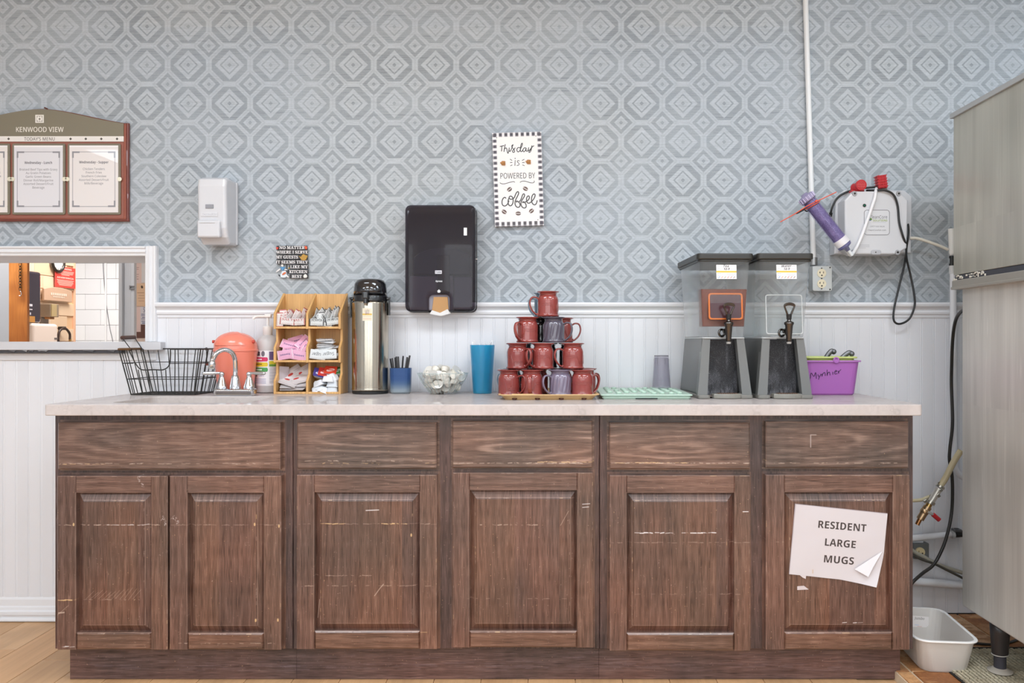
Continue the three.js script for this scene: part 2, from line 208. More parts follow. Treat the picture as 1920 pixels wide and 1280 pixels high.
// ---------- the rooms ----------
const { x0: RX0, x1: RX1, z1: RZ, h: RH } = ROOM, HEAD = Y(480), SILL = EYE, JAMB = X(275), WT = 0.28;
{
  const s = poly([[RX0, 0], [RX1, 0], [RX1, RH], [RX0, RH]]), hole = new THREE.Path(); hole.moveTo(-2.62, SILL - 0.012); hole.lineTo(JAMB, SILL - 0.012); hole.lineTo(JAMB, HEAD); hole.lineTo(-2.62, HEAD); s.holes.push(hole);
  const wall = struct('wall_back', new THREE.ExtrudeGeometry(s, { depth: WT, bevelEnabled: false }).translate(0, 0, -WT), [paperMat, M(0xd9d9dc, { roughness: 0.5 })]);
  // beadboard: one grooved board after another
  const pitch = 0.0501, prof = poly([[0, 0], [pitch, 0], [pitch, 0.0076], [pitch - 0.002, 0.0086], [pitch - 0.0042, 0.009], [pitch - 0.0064, 0.0086], [pitch - 0.0076, 0.0074], [pitch - 0.009, 0.009], [0.0014, 0.009], [0, 0.0078]].map(([a, b]) => [a, -b]));
  const board = (h) => new THREE.ExtrudeGeometry(prof, { depth: h, bevelEnabled: false }).rotateX(-Math.PI / 2);
  const low = board(SILL - 0.01 - 0.09), full = board(1.215 - 0.03);
  const paint = [M(0xe6e6ea, { roughness: 0.35 }), M(0xe3e3e7, { roughness: 0.38 })];
  let k = 0;
  for (let x = X(1609.5) - 84 * pitch; x < 1.9; x += pitch, k++) part('beadboard', x < -1.57 ? low : full, paint[k % 2], wall, [x, x < -1.57 ? 0.09 : 0.03, 0.0005]);
  const moulding = (pts, xa, xb) => new THREE.ExtrudeGeometry(poly(pts), { depth: xb - xa, bevelEnabled: false }).rotateY(Math.PI / 2).translate(xa, 0, 0);
  // profiles run in (z, y); turning about y sends z to -x, so mirror them
  const rail = (pts, xa, xb) => moulding(pts.map(([z, y]) => [-z, y]), xa, xb);
  const r0 = Y(596), r1 = Y(567);
  struct('trim_1', rail([[0, r0], [0.012, r0], [0.014, r0 + 0.004], [0.014, r0 + 0.012], [0.02, r0 + 0.015], [0.022, r0 + 0.022], [0.018, r0 + 0.03], [0.022, r0 + 0.036], [0.034, r0 + 0.046], [0.036, r1 - 0.008], [0.033, r1 - 0.002], [0.026, r1], [0, r1]], X(298), 2.4), white);
  struct('baseboard_left', merge([rail([[0, 0.018], [0.016, 0.018], [0.018, 0.026], [0.024, 0.03], [0.024, 0.042], [0.018, 0.048], [0.017, 0.058], [0.013, 0.063], [0.013, 0.088], [0.009, 0.098], [0, 0.1]], RX0, -1.5), rail([[0, 0.003], [0.022, 0.003], [0.024, 0.008], [0.021, 0.016], [0.016, 0.018], [0, 0.018]], RX0, -1.5)]), white);
  struct('trim_2', rail([[0, 0.026], [0.012, 0.026], [0.012, 0.034], [0, 0.034]], 1.15, 2.4), M(0x2b2a2a));
  // serving hatch
  const win = struct('window_1');
  const casing = [[0, 0], [0.012, 0], [0.014, 0.006], [0.014, 0.012], [0.02, 0.016], [0.021, 0.022], [0.016, 0.026], [0.017, 0.034], [0.024, 0.039], [0.024, 0.046], [0.018, 0.0485], [0, 0.049]];
  const cw = X(298) - JAMB;
  part('casing', rail(casing.map(([z, y]) => [z, HEAD + y * (Y(462) - HEAD) / 0.049]), -2.9, JAMB + 0.004), white, win);
  const side = new THREE.ExtrudeGeometry(poly(casing.map(([z, y]) => [y * cw / 0.049, -z])), { depth: Y(462) - SILL, bevelEnabled: false }).rotateX(-Math.PI / 2).translate(JAMB, SILL, 0);
  part('casing', side, white, win);
  part('sill', span(-2.9, X(301, 0.05), SILL - 0.034, SILL - 0.0008, -WT, 0.05, 0.003), M(0xcfcfd3, { roughness: 0.45 }), win);
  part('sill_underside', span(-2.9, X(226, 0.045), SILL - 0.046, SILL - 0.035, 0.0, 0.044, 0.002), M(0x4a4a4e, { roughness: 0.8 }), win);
  part('apron', span(-2.9, X(296), SILL - 0.075, SILL - 0.046, 0.0, 0.016, 0.003), white, win);
  for (let i = 0, x = -2.6; x < X(226, 0.05); i++) { const l = 0.02 + 0.1 * hash(i, 4, 9); part('flaked_edge', ext(poly([[0, 0], [l, 0], [l * 0.8, -0.005 - 0.004 * hash(i, 1, 2)], [l * 0.35, -0.003], [l * 0.15, -0.007 * hash(i, 2, 5)]]), 0.004, 0), M(hash(i, 3, 1) > 0.5 ? 0x8e8e90 : 0x5c5c60), win, [x, SILL - 0.034, 0.045]); x += l * (1 + 0.8 * hash(i, 7, 7)); }
}
// shell of the dining room
struct('floor', uvBox(box3(RX0, RX1, -0.12, -0.004, -WT, RZ)), plankMat);
struct('ceiling', box3(RX0, RX1, RH, RH + 0.12, -WT, RZ), M(0xf0f0ee, { roughness: 0.9 }));
struct('wall_left', box3(RX0 - 0.12, RX0, 0, RH, -WT, RZ), wallWhite);
struct('wall_right', box3(RX1, RX1 + 0.12, 0, RH, -WT, RZ), wallWhite);
{ // far wall of the dining room, with three windows
  const s = poly([[RX0 - 0.12, 0], [RX1 + 0.12, 0], [RX1 + 0.12, RH], [RX0 - 0.12, RH]]), W = 2.0, y0 = 0.75, y1 = 2.45;
  [-2.7, -0.4, 1.9].forEach((x, i) => {
    s.holes.push(new THREE.Path([[x - W / 2, y0], [x + W / 2, y0], [x + W / 2, y1], [x - W / 2, y1]].map(([a, b]) => new THREE.Vector2(a, b))));
    const w = struct('window_' + (i + 2)); w.position.set(x, (y0 + y1) / 2, RZ + 0.05);
    const h = y1 - y0; for (const k of [-1, 1]) { part('frame', rbox(0.06, h, 0.08, 0.004), white, w, [k * (W / 2 - 0.03), 0, 0]); part('frame', rbox(W - 0.12, 0.06, 0.08, 0.004), white, w, [0, k * (h / 2 - 0.03), 0]); }
    part('mullion', rbox(0.05, h - 0.12, 0.06, 0.004), white, w); for (const k of [-1, 1]) part('pane', new THREE.BoxGeometry(W / 2 - 0.085, h - 0.12, 0.004), M(0xffffff, { transmission: 1, roughness: 0, ior: 1.45 }), w, [k * (W / 4 - 0.018), 0, 0]);
  });
  struct('wall_front', new THREE.ExtrudeGeometry(s, { depth: 0.12, bevelEnabled: false }).translate(0, 0, RZ), wallWhite);
}
{ // vinyl planks near the wall, each its own board running to the wall
  const fl = scene.getObjectByName('floor'), w = 0.155, mats = [0xffffff, 0xf3efe9, 0xe9e2d8, 0xfdf6ee].map((c) => { const m = plankMat.clone(); m.color.set(c); return m; });
  const geos = [0, 1, 2, 3].map((k) => uvBox(rbox(w - 0.0016, 0.01, 1.2185, 0.0014, 1), k * 0.13, k * 0.37));
  for (let i = -7; i < 18; i++) for (let j = -1; j < 2; j++) {
    const xc = -1.611 + (i - 0.5) * w, off = [0.391, 0.87, 0.3, 1.05][((i % 4) + 4) % 4];
    let z0 = off - 1.22 + j * 1.22, z1 = z0 + 1.22; z0 = Math.max(z0, 0.002); z1 = Math.min(z1, 1.7); if (z1 - z0 < 0.03 || xc > 1.12) continue;
    const q = (i * 5 + j * 3 + 40) % 4, m = part('plank', geos[q], mats[(i * 7 + j * 11 + 70) % 4], fl, [xc, -0.005, (z0 + z1) / 2]); m.scale.z = (z1 - z0 - 0.0012) / 1.2185;
  }
  // slate-look tile under the ice machine, a little above the planks
  const bed = struct('floor_tiled', box3(1.15, RX1, -0.004, 0.026, 0, 1.5), M(0xd9c6ac, { roughness: 0.9 }));
  const sm4 = [0, 1, 2, 3].map((k) => M([0xffffff, 0xf0dcc8, 0xffeeda, 0xe4d0bd][k], { map: rep(slateTex, 0.9, 0.9, k * 0.27, k * 0.41), roughness: 0.5, bumpMap: slateTex, bumpScale: 0.002 }));
  const xs = [1.15, 1.2, 1.635, 2.07, 2.505, 2.94], zs = [0.0, 0.056, 0.558, 1.06, 1.5];
  for (let i = 0; i < 5; i++) for (let j = 0; j < 4; j++) part('tile', uvBox(span(xs[i] + 0.004, xs[i + 1] - 0.004, 0.02, 0.03, zs[j] + 0.003, zs[j + 1] - 0.003, 0.002), i * 0.31, j * 0.17), sm4[(i + j * 3) % 4], bed);
}
// ceiling light panels
for (const [x, z] of TROFFERS) {
  const t = thing('ceiling_light', 'white recessed fluorescent panel set in the dining room ceiling', 'ceiling light', [x, RH, z], 0, 'dining room ceiling panels');
  part('frame', merge([span(-0.63, 0.63, -0.02, 0.0, -0.33, -0.3), span(-0.63, 0.63, -0.02, 0.0, 0.3, 0.33), span(-0.63, -0.6, -0.02, 0.0, -0.3, 0.3), span(0.6, 0.63, -0.02, 0.0, -0.3, 0.3)]), white, t);
  part('diffuser', box3(-0.6, 0.6, -0.012, -0.002, -0.3, 0.3), M(0xffffff, { emissive: PANEL.color, emissiveIntensity: 1.6 }), t);
  const l = new THREE.RectAreaLight(PANEL.color, PANEL.power, PANEL.w, PANEL.d); l.name = 'panel'; l.position.set(0, -0.022, 0); l.rotation.x = -Math.PI / 2; t.add(l);
}
// ---------- kitchen behind the hatch ----------
{
  const KX0 = -7.6, KX1 = -0.6, KZ = -7.24, cream = M(0xe9c9a4, { roughness: 0.45 }), bright = M(0xf1f1f3, { roughness: 0.4 });
  struct('floor_kitchen', box3(KX0, KX1, -0.12, 0, KZ, -WT), M(0xa59a8e));
  struct('ceiling_kitchen', box3(KX0, KX1, RH, RH + 0.12, KZ, -WT), M(0xf0f0ee));
  struct('wall_kitchen_left', box3(KX0 - 0.1, KX0, 0, RH, KZ, -WT), bright); struct('wall_kitchen_right', box3(KX1, KX1 + 0.1, 0, RH, KZ, -WT), bright);
  struct('wall_kitchen_hatch', box3(KX0, RX0, 0, RH, -WT, -WT + 0.1), bright);
  const back = struct('wall_kitchen_back', box3(KX0, KX1, 0, RH, KZ - 0.12, KZ), M(0xd9d9dc));
  const blk = rbox(0.403, 0.2, 0.03, 0.004, 1); const b2 = [M(0xf3f3f5, { roughness: 0.35 }), M(0xefeff2, { roughness: 0.35 })];
  for (let r = 4; r < 12; r++) for (let c = 0; c < 8; c++) part('block', blk, b2[(r + c) % 2], back, [-7.0 + c * 0.406 + (r % 2) * 0.203 - 0.075, 0.1 + r * 0.203 - 0.09, KZ + 0.008]);
  const pier = struct('wall_kitchen_pier', box3(-4.66, -4.362, 0, RH, -4.13, -1.6), M(0xe2bb92));
  const tileG = rbox(0.02, 0.109, 0.227, 0.0025, 1), c2 = [M(0xe6c8a8, { roughness: 0.35 }), M(0xe2c3a2, { roughness: 0.35 }), M(0xe9cdb0, { roughness: 0.35 })];
  for (let r = 8; r < 19; r++) for (let c = 0; c < 7; c++) part('tile', tileG, c2[(r * 2 + c) % 3], pier, [-4.36, 0.03 + r * 0.1143, -4.01 + c * 0.2286 + (r % 2) * 0.1143 - 0.0]);
  part('edge_strip', span(-4.375, -4.345, 0, RH, -4.135, -4.105, 0.004), M(0xe7b898), pier);
  // panel and light for the room
  KITCHEN_PANELS.forEach(([x, z, pow], i) => {
    const t = thing('kitchen_ceiling_light', ['white light panel on the kitchen ceiling by the white block wall', 'white light panel on the kitchen ceiling close to the serving hatch', 'white light panel on the kitchen ceiling over the cream tiled pier'][i], 'ceiling light', [x, RH, z]);
    part('frame', merge([span(-0.63, 0.63, -0.02, 0.0, -0.33, -0.3), span(-0.63, 0.63, -0.02, 0.0, 0.3, 0.33), span(-0.63, -0.6, -0.02, 0.0, -0.3, 0.3), span(0.6, 0.63, -0.02, 0.0, -0.3, 0.3)]), white, t);
    part('diffuser', box3(-0.6, 0.6, -0.012, -0.002, -0.3, 0.3), M(0xffffff, { emissive: 0xffffff, emissiveIntensity: 1.6 }), t);
    const l = new THREE.RectAreaLight(0xfffdfa, pow, 1.2, 0.6); l.name = 'panel'; l.position.set(0, -0.022, 0); l.rotation.x = -Math.PI / 2; t.add(l);
  });
  // things on the tiled pier: its face is x = -4.35, looked at from the hatch; q(px, py) gives the place on it
  const PX = -4.348, q = (px, py) => { const d = PX * F / (px - 1025); return [PX, EYE - (py - 640) * d / F, D - d]; };
  const onPier = (t, px, py) => { t.position.set(...q(px, py)); t.rotation.y = Math.PI / 2; return t; };     // local x runs away from the viewer's left to right
  { const t = onPier(thing('towel_dispenser', 'smoky dark paper towel dispenser on the cream kitchen tiles', 'towel dispenser'), 34, 556);
    part('cover', ext(rrect(0.29, 0.43, 0.03), 0.1, 0.02), M(0x2a2330, { roughness: 0.15, clearcoat: 1 }), t);
    part('paper', ext(poly([[-0.05, 0], [0.05, 0], [0.05, 0.05], [-0.05, 0.05]]), 0.004), M(0xb98240), t, [0, -0.21, 0.102]);
    part('emblem', merge([at(rbox(0.05, 0.018, 0.002), 0, -0.07, 0), at(rbox(0.05, 0.008, 0.002), 0, -0.105, 0), at(rbox(0.012, 0.02, 0.002), 0, -0.14, 0)]), M(0xd8d4da), t, [0, 0, 0.101]); }
  { const t = onPier(thing('wall_clock', 'round white wall clock with a dark rim above the red kitchen notice', 'clock'), 105, 491);
    part('rim', new THREE.TorusGeometry(0.083, 0.013, 10, 40), M(0x2d2622, { roughness: 0.3 }), t, [0, 0, 0.02]);
    part('dial', cyl(0.082, 0.082, 0.02, 40).rotateX(Math.PI / 2), M(0xece6da), t, [0, 0, 0.01]);
    part('hand', merge([at(rbox(0.005, 0.055, 0.002), 0, 0.025, 0, 0, 0, 0), at(rbox(0.005, 0.04, 0.002), 0.012, 0.012, 0, 0, 0, -0.9)]), M(0x222222), t, [0, 0, 0.022]);
    part('numeral', merge([...Array(12)].map((_, i) => at(rbox(0.005, 0.014, 0.001), Math.sin(i * Math.PI / 6) * 0.064, Math.cos(i * Math.PI / 6) * 0.064, 0))), M(0x333333), t, [0, 0, 0.0205]); }
  { const tx = print(256, 300, [0, 0], [100, 0], [0, 120], '#e8473d', (x) => { write(x, 'WARNING', 50, 16, 13, '#f8d9cf', 'sans-serif', 'center', 0, 'bold'); for (const [y, w] of [[24, 84], [31, 80], [38, 74], [45, 40], [76, 84], [83, 76], [90, 80], [97, 70], [104, 62]]) { x.fillStyle = '#f2b0a3'; x.fillRect(50 - w / 2, y, w, 4); } write(x, 'ADVERTENCIA', 50, 68, 13, '#f8d9cf', 'sans-serif', 'center', 0, 'bold', 82); });
    const [g, m] = face(0.3, 0.185, tx, {}, 0.003); const s = solo('notice', 'red warning notice with pale lettering on cream kitchen tiles', 'sign', g, m); s.position.set(...q(119.5, 520)); s.position.x += 0.014; s.rotation.y = Math.PI / 2; }
  { const t = onPier(thing('plaque', 'tan arched plaque with raised pale lettering on cream kitchen tiles', 'plaque'), 103, 553);
    const s = new THREE.Shape(); s.moveTo(-0.2, -0.055); s.lineTo(0.2, -0.055); s.lineTo(0.2, 0.045); s.quadraticCurveTo(0, 0.09, -0.2, 0.045); s.lineTo(-0.2, -0.055);
    part('board', ext(s, 0.02, 0.004), M(0xc9a68c, { roughness: 0.5 }), t, [0, 0, 0.012]);
    part('lettering', merge([...Array(9)].map((_, i) => at(rbox(0.016, 0.022, 0.003), -0.1 + i * 0.026, 0.005, 0)).concat([...Array(8)].map((_, i) => at(rbox(0.012, 0.01, 0.003), -0.07 + i * 0.021, -0.018, 0)))), M(0xe6d3c4), t, [0, 0, 0.033]); }
  { const t = onPier(thing('soap_dispenser', 'tan box shaped dispenser with dark sides on cream kitchen tiles', 'dispenser'), 81, 582);
    part('body', rbox(0.12, 0.112, 0.09, 0.006), M(0x8f7d6a, { roughness: 0.4 }), t, [0, 0, 0.055]); part('front_plate', rbox(0.07, 0.106, 0.012, 0.003), M(0xb49d72, { roughness: 0.35 }), t, [-0.02, 0, 0.104]);
    part('nozzle', rbox(0.06, 0.02, 0.05, 0.004), M(0x9a6a3c), t, [-0.01, -0.065, 0.06]); part('bracket', rbox(0.1, 0.075, 0.008, 0.003), M(0x8c8278), t, [0, -0.09, 0.012]); }
  { const t = onPier(thing('paper_box', 'off-white boxy dispenser with a small grey window near the hatch sill', 'dispenser'), 58, 640);
    part('body', rbox(0.33, 0.3, 0.12, 0.025, 3), M(0xe6d6cb, { roughness: 0.4 }), t, [0, 0.0, 0.07]); part('window', rbox(0.045, 0.016, 0.004, 0.001), M(0x6d6460), t, [0.13, 0.025, 0.131]); }
  { const t = onPier(thing('hose', 'dark looped hose with a brass end hanging on the cream kitchen tiles', 'hose'), 111, 632);
    part('loop', tube([[0.075, -0.02, 0.05], [0.07, 0.035, 0.05], [0.0, 0.08, 0.05], [-0.07, 0.05, 0.045], [-0.085, -0.03, 0.045], [-0.05, -0.1, 0.05], [0, -0.13, 0.05]], 0.0105, 60), M(0x3c2c26, { roughness: 0.4 }), t); part('fitting', at(cyl(0.011, 0.013, 0.05, 14), 0.078, -0.035, 0.05), brass, t); part('bracket', at(rbox(0.03, 0.03, 0.06, 0.004), 0, 0.08, 0.025), steelDark, t); }
  // timber post with a hanging chain, grey partition beside it
  const PZ = D - 4.35;
  struct('wall_kitchen_partition', box3(-3.6, X(15.5, PZ), 0, RH, PZ - 0.15, PZ - 0.05), M(0xaeaeb1, { roughness: 0.5 }));
  const oak = tex(256, 512, (x, y) => { const b = 20 * vn(x / 40, y / 120, 61, 7, 5), a = vn((x + b) / 5, y / 90, 62, 52, 6) - 0.5, c = vn(x / 60, y / 60, 63, 5, 9) - 0.5; const v = 16 * a + 44 * c; return [188 + v, 112 + v * 0.9, 48 + v * 0.6]; });
  solo('timber_post', 'varnished orange timber post standing inside the kitchen hatch', 'post', uvBox(span(X(16, PZ), X(51.5, PZ), 0, RH, -0.01, 0.01, 0.004)), M(0xffffff, { map: rep(oak, 0.25, 0.5), roughness: 0.35 }), [0, 0, PZ - 0.01]);
  { const t = thing('chain', 'short steel chain hanging on the varnished timber post', 'chain', [X(39.5, PZ), Y(493, PZ), PZ + 0.008]);
    const link = new THREE.TorusGeometry(0.008, 0.0018, 8, 18).scale(0.75, 1.35, 1);
    for (let i = 0; i < 9; i++) part('link', link, M(0x5a4a38, { metalness: 0.8, roughness: 0.35 }), t, [0, -0.01 - i * 0.0165, 0], [0, i % 2 ? Math.PI / 2 : 0.3, 0]);
    part('hook', tube([[0, -0.155, 0], [0.006, -0.162, 0], [0.004, -0.18, 0], [-0.004, -0.18, 0]], 0.002, 20, 6), chrome, t); part('nail', at(cyl(0.003, 0.003, 0.02, 8), 0, 0.003, -0.005, Math.PI / 2), steelDark, t); }
  // painted steel door jamb and the notice wall behind it
  const JZ = D - 5, jamb = struct('door_1');
  const jx = (p) => X(p, JZ);
  part('jamb', merge([span(jx(222), jx(229), 0, RH, JZ - 0.03, JZ, 0.004), span(jx(228.5), jx(245), 0, RH, JZ - 0.03, JZ - 0.02, 0.003), span(jx(227.5), jx(229.5), 0, RH, JZ - 0.02, JZ + 0.006, 0.002), span(jx(245), jx(252), 0, RH, JZ - 0.03, JZ + 0.002, 0.004)]), M(0xd0d0d3, { roughness: 0.4 }), jamb);
  part('hinge', merge([span(jx(244), jx(253), Y(538, JZ), Y(535.5, JZ), JZ, JZ + 0.012, 0.002), span(jx(244), jx(253), Y(543, JZ), Y(540.5, JZ), JZ, JZ + 0.012, 0.002), span(jx(244), jx(246), Y(543, JZ), Y(535, JZ), JZ, JZ + 0.014, 0.002)]), M(0x9a9a9c, { metalness: 0.7, roughness: 0.35 }), jamb);
  const NZ = D - 6; struct('wall_kitchen_notices', box3(-3.2, -2.0, 0, RH, NZ - 0.1, NZ), M(0xf2ded4));
  const sheet = (label, a, b, c, d, col, draw, z = 0.003) => { const w = X(b, NZ) - X(a, NZ), h = Y(c, NZ) - Y(d, NZ); const [g, m] = face(w, h, print(128, Math.round(128 * h / w), [0, 0], [100, 0], [0, 100], col, draw), {}, 0.0016); solo('notice_sheet', label, 'notice', g, m, [(X(a, NZ) + X(b, NZ)) / 2, (Y(c, NZ) + Y(d, NZ)) / 2, NZ + z]); };
  const rules = (col, ys) => (x) => { x.fillStyle = col; for (const [y, a, w, h = 2] of ys) x.fillRect(a, y, w, h); };
  sheet('pale pink sheet pinned highest beside the steel door jamb', 250, 266, 488, 531, '#f3dcd8', rules('#b99a98', [[30, 40, 30], [38, 40, 26], [60, 40, 28], [70, 40, 24], [80, 44, 20, 3]]));
  sheet('plain white sheet pinned beside the pale pink one', 266, 282, 488, 530, '#eeeef2', () => {}, 0.004);
  sheet('peach printed card with a dark emblem pinned under the white sheet', 250, 276, 531, 574, '#f4d3b4', (x) => { rules('#c99f80', [[40, 30, 50, 3], [52, 40, 40, 2], [64, 34, 50, 2], [76, 40, 40, 2]])(x); x.fillStyle = '#5b4638'; x.beginPath(); x.ellipse(64, 16, 8, 6, 0.3, 0, 7); x.fill(); });
  sheet('long pale pink sheet pinned under the peach card', 250, 264.5, 575, 622, '#f3dbd8', () => {}, 0.005);
  sheet('white flyer with blue lettering pinned over a brown board', 264, 280, 575, 608, '#e6e6f0', (x) => { write(x, 'S', 45, 32, 40, '#3b4478', 'serif'); rules('#5b6294', [[40, 10, 70, 3], [48, 10, 60, 3], [58, 20, 60, 4], [68, 10, 80, 3], [80, 14, 60, 4], [90, 20, 40, 5]])(x); }, 0.006);
  solo('notice_board', 'dark brown board on the notice wall under the pinned sheets', 'board', span(-0.09, 0.09, -0.055, 0.055, 0, 0.004, 0.001), M(0x6e4a42), [X(268, NZ), Y(620, NZ), NZ]);
  solo('wall_cable', 'thin dark cable hanging slanted across the white kitchen blocks', 'cable', tube([P(193, 480, KZ + 0.03), P(194, 510, KZ + 0.03), P(198, 560, KZ + 0.03), P(206, 615, KZ + 0.03), P(212, 645, KZ + 0.03), P(214, 700, KZ + 0.03)], 0.0042, 40, 6), M(0x77777c));
  solo('wall_conduit', 'white painted conduit running up the white kitchen blocks', 'conduit', at(cyl(0.012, 0.012, RH - 0.02, 12), X(201, KZ), RH / 2, KZ + 0.036), M(0xf2f2f4));
}
// ---------- cabinets and worktop ----------
const CT = 0.915, cx1 = X(103, FRONT_Z), cx2 = X(1712, FRONT_Z);
function bevelBox(x0, x1, y0, y1, z0, z1, b = 0.003) { return ext(poly([[x0, y0], [x1, y0], [x1, y1], [x0, y1]]), z1 - z0, b, 1).translate(0, 0, z0); }
const cabinetLabels = ['dark brown oak sink cabinet with two narrow doors under the wire basket', 'scratched dark brown oak cabinet with two drawers under the mug pyramid', 'dark brown oak cabinet with a taped paper notice on one door'];
UNITS.forEach((u, k) => {
  const xa = X(u.x[0], k ? FRONT_Z : FRONT_Z - 0.025), xb = X(u.x[1], k < 2 ? FRONT_Z : FRONT_Z - 0.025), yb = Y(1221.5, FRONT_Z), yt = 0.878, zf = FRONT_Z - 0.025;
  const c = thing('base_cabinet', cabinetLabels[k], 'cabinet', [(xa + xb) / 2, 0, 0.3]);
  wp('face_frame', uvFront(bevelBox(xa + 0.0006, xb - 0.0006, yb, yt, zf - 0.019, zf, 0.0012)), woodMat, c);
  wp('side_panel', span(xa + 0.001, xa + 0.017, yb, yt, 0.03, zf - 0.0195, 0.001), woodPlain, c); wp('side_panel', span(xb - 0.017, xb - 0.001, yb, yt, 0.03, zf - 0.0195, 0.001), woodPlain, c);
  wp('bottom_panel', span(xa + 0.0175, xb - 0.0175, yb, yb + 0.016, 0.03, zf - 0.0195, 0.001), woodPlain, c);
  wp('toe_kick', uvFront(bevelBox(k ? xa : X(131, 0.55), k < 2 ? xb : X(1688, 0.55), 0.0005, yb - 0.0005, 0.53, 0.55, 0.001)), woodMat, c);
  for (const d of u.drawers) wp('drawer_front', uvFront(bevelBox(X(d[0], FRONT_Z), X(d[1], FRONT_Z), Y(d[3], FRONT_Z), Y(d[2], FRONT_Z), zf + 0.0008, FRONT_Z, 0.0035)), woodMat, c);
  for (const d of u.doors) {
    const [x0, x1, y1, y0, i0, i1, j1, j0] = d.map((v, i) => (i === 2 || i === 3 || i > 5 ? Y(v, FRONT_Z) : X(v, FRONT_Z))), z0 = zf + 0.0008, g = sub('door', c);
    wp('stile', uvFront(bevelBox(x0, i0, y0, y1, z0, FRONT_Z, 0.0022)), woodMat, c, g); wp('stile', uvFront(bevelBox(i1, x1, y0, y1, z0, FRONT_Z, 0.0022)), woodMat, c, g);
    wp('rail', uvFront(bevelBox(i0, i1, j1, y1, z0, FRONT_Z - 0.0003, 0.0022)), woodMat, c, g); wp('rail', uvFront(bevelBox(i0, i1, y0, j0, z0, FRONT_Z - 0.0003, 0.0055)), woodMat, c, g);
    const bx = 0.0205, by = 0.0255, gap = 0.0035;
    const field = (() => {                                     // raised panel: sloping border round a flat field
      const Q = [[i0 + gap, j0 + gap, FRONT_Z - 0.0155], [i1 - gap, j0 + gap, FRONT_Z - 0.0155], [i1 - gap, j1 - gap, FRONT_Z - 0.0155], [i0 + gap, j1 - gap, FRONT_Z - 0.0155]], R = [[i0 + gap + bx, j0 + gap + bx], [i1 - gap - bx, j0 + gap + bx], [i1 - gap - bx, j1 - gap - by], [i0 + gap + bx, j1 - gap - by]].map(([a, b]) => [a, b, FRONT_Z - 0.0035]), S = R.map(([a, b]) => [a, b, FRONT_Z - 0.0015]);
      const pos = [], quad = (a, b, cc, dd) => pos.push(...a, ...b, ...cc, ...a, ...cc, ...dd), B = Q.map(([a, b]) => [a, b, z0]), O = [[i0 - 0.004, j0 - 0.004, FRONT_Z - 0.0165], [i1 + 0.004, j0 - 0.004, FRONT_Z - 0.0165], [i1 + 0.004, j1 + 0.004, FRONT_Z - 0.0165], [i0 - 0.004, j1 + 0.004, FRONT_Z - 0.0165]];
      for (let i = 0; i < 4; i++) { const n = (i + 1) % 4; quad(O[i], O[n], Q[n], Q[i]); quad(Q[i], Q[n], R[n], R[i]); quad(R[i], R[n], S[n], S[i]); }
      quad(S[0], S[1], S[2], S[3]); quad(B[3], B[2], B[1], B[0]);
      const q = new THREE.BufferGeometry(); q.setAttribute('position', new THREE.Float32BufferAttribute(pos, 3)); q.computeVertexNormals(); return q;
    })();
    wp('panel', uvFront(field), woodMat, c, g);
  }
});
{ // worktop with the sink opening
  const x0 = X(82, 0.648), x1 = X(1730, 0.648), s = rrect(x1 - x0, 0.628, 0.012, x0, -0.648), sx0 = -1.43, sx1 = -0.985, sz0 = 0.27, sz1 = 0.583;
  const h = new THREE.Path(), r = 0.05, a = -sz1, b = -sz0; h.moveTo(sx0 + r, a); h.lineTo(sx1 - r, a); h.quadraticCurveTo(sx1, a, sx1, a + r); h.lineTo(sx1, b - r); h.quadraticCurveTo(sx1, b, sx1 - r, b); h.lineTo(sx0 + r, b); h.quadraticCurveTo(sx0, b, sx0, b - r); h.lineTo(sx0, a + r); h.quadraticCurveTo(sx0, a, sx0 + r, a);
  s.holes.push(h);
  const g = uvBox(ext(s, 0.036, 0.003, 2, 8).rotateX(-Math.PI / 2).translate(0, CT - 0.036, 0));
  solo('worktop', 'long cream stone worktop with a sink opening, running over all the cabinets', 'countertop', g, quartz);
  const basin = tub(sx1 - sx0 - 0.03, 0.27, sx1 - sx0 + 0.016, 0.312, 0.15, 0.05, 0.008);
  const t = thing('sink', 'cream undermount basin below the opening in front of the faucet', 'sink', [(sx0 + sx1) / 2, CT - 0.1865, 0.412]);
  part('basin', basin, M(0xe6ddcf, { roughness: 0.2 }), t); part('drain', merge([at(cyl(0.03, 0.03, 0.004), 0, 0.019, 0), at(new THREE.TorusGeometry(0.03, 0.004, 8, 30).rotateX(Math.PI / 2), 0, 0.02, 0)]), chrome, t);
}
